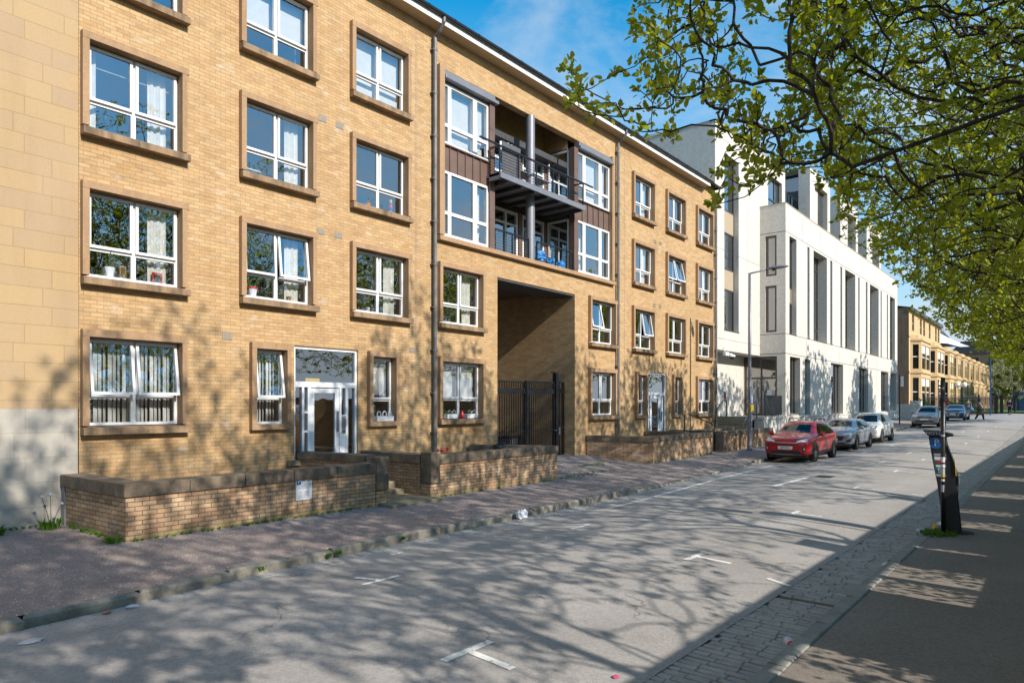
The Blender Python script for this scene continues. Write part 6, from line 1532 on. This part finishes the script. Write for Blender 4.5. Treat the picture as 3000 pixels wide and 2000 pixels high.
def pot(lab, x, z, r, h, mat, plant=None, y=FY+.20, ph=.2, n=14, name='plant_pot', rim=None):
    t = thing(name, lab, 'plant pot', (x, y, z)); b = MB(); b.lathe([(r*.72, 0), (r, h), (r*1.06, h), (r*1.06, h*1.0), (r*.9, h*.98)], (0, 0, 0), 12); mk('pot', b, mat, t, smooth=False)
    if rim: b = MB(); b.lathe([(r*1.08, h*.86), (r*1.1, h*1.02)], (0, 0, 0), 12, cap=False); mk('rim', b, rim, t)
    if plant: blades([(rw_.normal(0, r*.3), rw_.normal(0, r*.25), h*.9) for _ in range(4)], ph, .016, n//4, plant, 'plant', .7, t)
SZ = [LV[i][0]+.17+.056 for i in range(4)]
pot('white pot with a spindly plant in the left window on the first floor', 5.16, SZ[1], .11, .19, 'litter', 'leaf_dark', ph=.32)
pot('white pot with red rim and upright green leaves in the middle first floor window', 8.08, SZ[1], .12, .19, 'litter', 'leaf_weed', ph=.38, rim='red')
pot('small green potted plant in the third first floor window', 11.3, SZ[1], .07, .10, 'litter', 'leaf_weed', ph=.16)
pot('low green plant on the sill of the third second floor window', 11.3, SZ[2], .09, .10, 'terracotta', 'leaf_weed', ph=.16)
pot('small orange pot in the right half of the middle first floor window', 9.0, SZ[1], .06, .10, 'terracotta')
YF = FY-.02
def trough(lab, x, z, w, plant='leaf_weed'):
    t = thing('planter_trough', lab, 'planter', (x, YF, z), 0, 'white planters on the ground floor sills'); b = MB(); b.prism_ax([(-.07, 0), (.07, 0), (.085, .13), (-.085, .13)], 'x', -w/2, w/2); mk('box', b, 'white', t, bevel=.008)
    b = MB()
    for k in range(3): xx = -w*.33+w*.33*k; b.tube([(xx+.06*math.cos(a*.5236), -.03, .18+.08*math.sin(a*.5236)) for a in range(13)], .010, 5, cap=False)
    if plant: blades([(rw_.uniform(-w*.4, w*.4), 0, .12) for _ in range(10)], .10, .012, 4, plant, 'plant', .6, t); mk('blossom', (lambda bb: ([bb.lathe([(.004, 0), (.022, .012), (.004, .03)], (-w*.35+w*.7*i/5, -.04, .19+.03*math.sin(i*2)), 6) for i in range(6)], bb)[1])(MB()), 'white', t)
    else: mk('wire_hoop', b, 'white', t)
trough('white planter with wire hoops outside the narrow window right of the door', 11.66, LV[0][0]+.13, .56, None)
trough('white flower trough, left of the two under the downpipe side window', 14.15, LV[0][0]+.16, .42); trough('white flower trough, right of the two under the downpipe side window', 15.0, LV[0][0]+.16, .46)
rp = thing('red_jar', 'small round red jar between two white flower troughs', 'jar', (14.62, YF, LV[0][0]+.16)); b = MB(); b.lathe([(.04, 0), (.075, .05), (.075, .11), (.04, .16), (.04, .19)], (0, 0, 0), 12); mk('body', b, 'redpot', rp, smooth=True)
b = MB(); b.lathe([(.045, .19), (.04, .21), (.012, .23)], (0, 0, 0), 10); mk('lid', b, 'redpot', rp)
tf = thing('toy_figure', 'small red and yellow toy on the sill of the third second floor window', 'toy', (12.08, FY+.2, SZ[2])); b = MB(); b.lathe([(.05, 0), (.055, .05), (.03, .09)], (0, 0, 0), 10); mk('base', b, 'bagblue', tf)
b = MB(); b.lathe([(.03, .085), (.06, .12), (.06, .2), (.03, .24)], (0, 0, 0), 10); mk('body', b, 'redpot', tf, smooth=True); b = MB(); b.lathe([(.02, .235), (.045, .27), (.045, .33), (.015, .37)], (0, 0, 0), 10); mk('top', b, 'yellow', tf, smooth=True)
pfm = thing('picture_frame', 'small red framed picture in the left first floor window', 'picture frame', (6.05, FY+.22, SZ[1])); b = MB(); b.box(-.10, -.01, 0, .10, .01, .22); mk('frame', b, 'red', pfm); b = MB(); b.box(-.07, -.014, .04, .07, -.011, .18); mk('picture', b, 'blackp', pfm)
bx_ = thing('wooden_box', 'upright tan wooden box on the sill of the left first floor window', 'box', (5.40, FY+.22, SZ[1])); b = MB(); b.box(-.06, -.05, 0, .06, .05, .25); mk('case', b, 'panel', bx_, bevel=.008); b = MB(); b.box(-.045, -.054, .03, .045, -.051, .22); mk('front', b, 'wood', bx_)
for x, lab in ((7.98, 'white chair back seen in the second floor middle window, left one'), (8.35, 'white chair back seen in the second floor middle window, right one')):
    ch_ = thing('dining_chair', lab, 'chair', (x, FY+.62, 6.35), 0, 'white chairs inside the second floor window'); b = MB()
    for s in (-1, 1): b.box(s*.17-.02, -.02, 0, s*.17+.02, .02, 1.24)
    mk('leg', b, 'white', ch_); b = MB(); b.box(-.17, -.015, 1.17, .17, .015, 1.25); b.tube([(-.15, 0, .95), (.15, 0, 1.17)], .015, 5); b.tube([(.15, 0, .95), (-.15, 0, 1.17)], .015, 5); b.box(-.17, -.015, .9, .17, .015, .96); mk('backrest', b, 'white', ch_); b = MB(); b.box(-.2, 0, .44, .2, .4, .48); mk('seat', b, 'white', ch_)
ger = thing('geranium', 'red flowering geranium peeping over the low wall by the downpipe', 'flower', (12.3, 12.3, .35)); blades([(rw_.normal(0, .12), rw_.normal(0, .1), 0) for _ in range(14)], .62, .03, 4, 'leaf_weed', 'leaves', .35, ger)
b = MB()
for k in range(6): bag_mesh(b, (rw_.normal(0, .13), rw_.normal(0, .08), .66+rw_.uniform(0, .12)), .04, rb)
mk('flower', b, 'redpot', ger)
b = MB()
bag_mesh(b, (15.2, 12.9, .95), .22, rb); tag(mk('stone_ball', b, 'black', smooth=True), 'dark rounded planter top showing behind the low wall by the passage', 'planter')
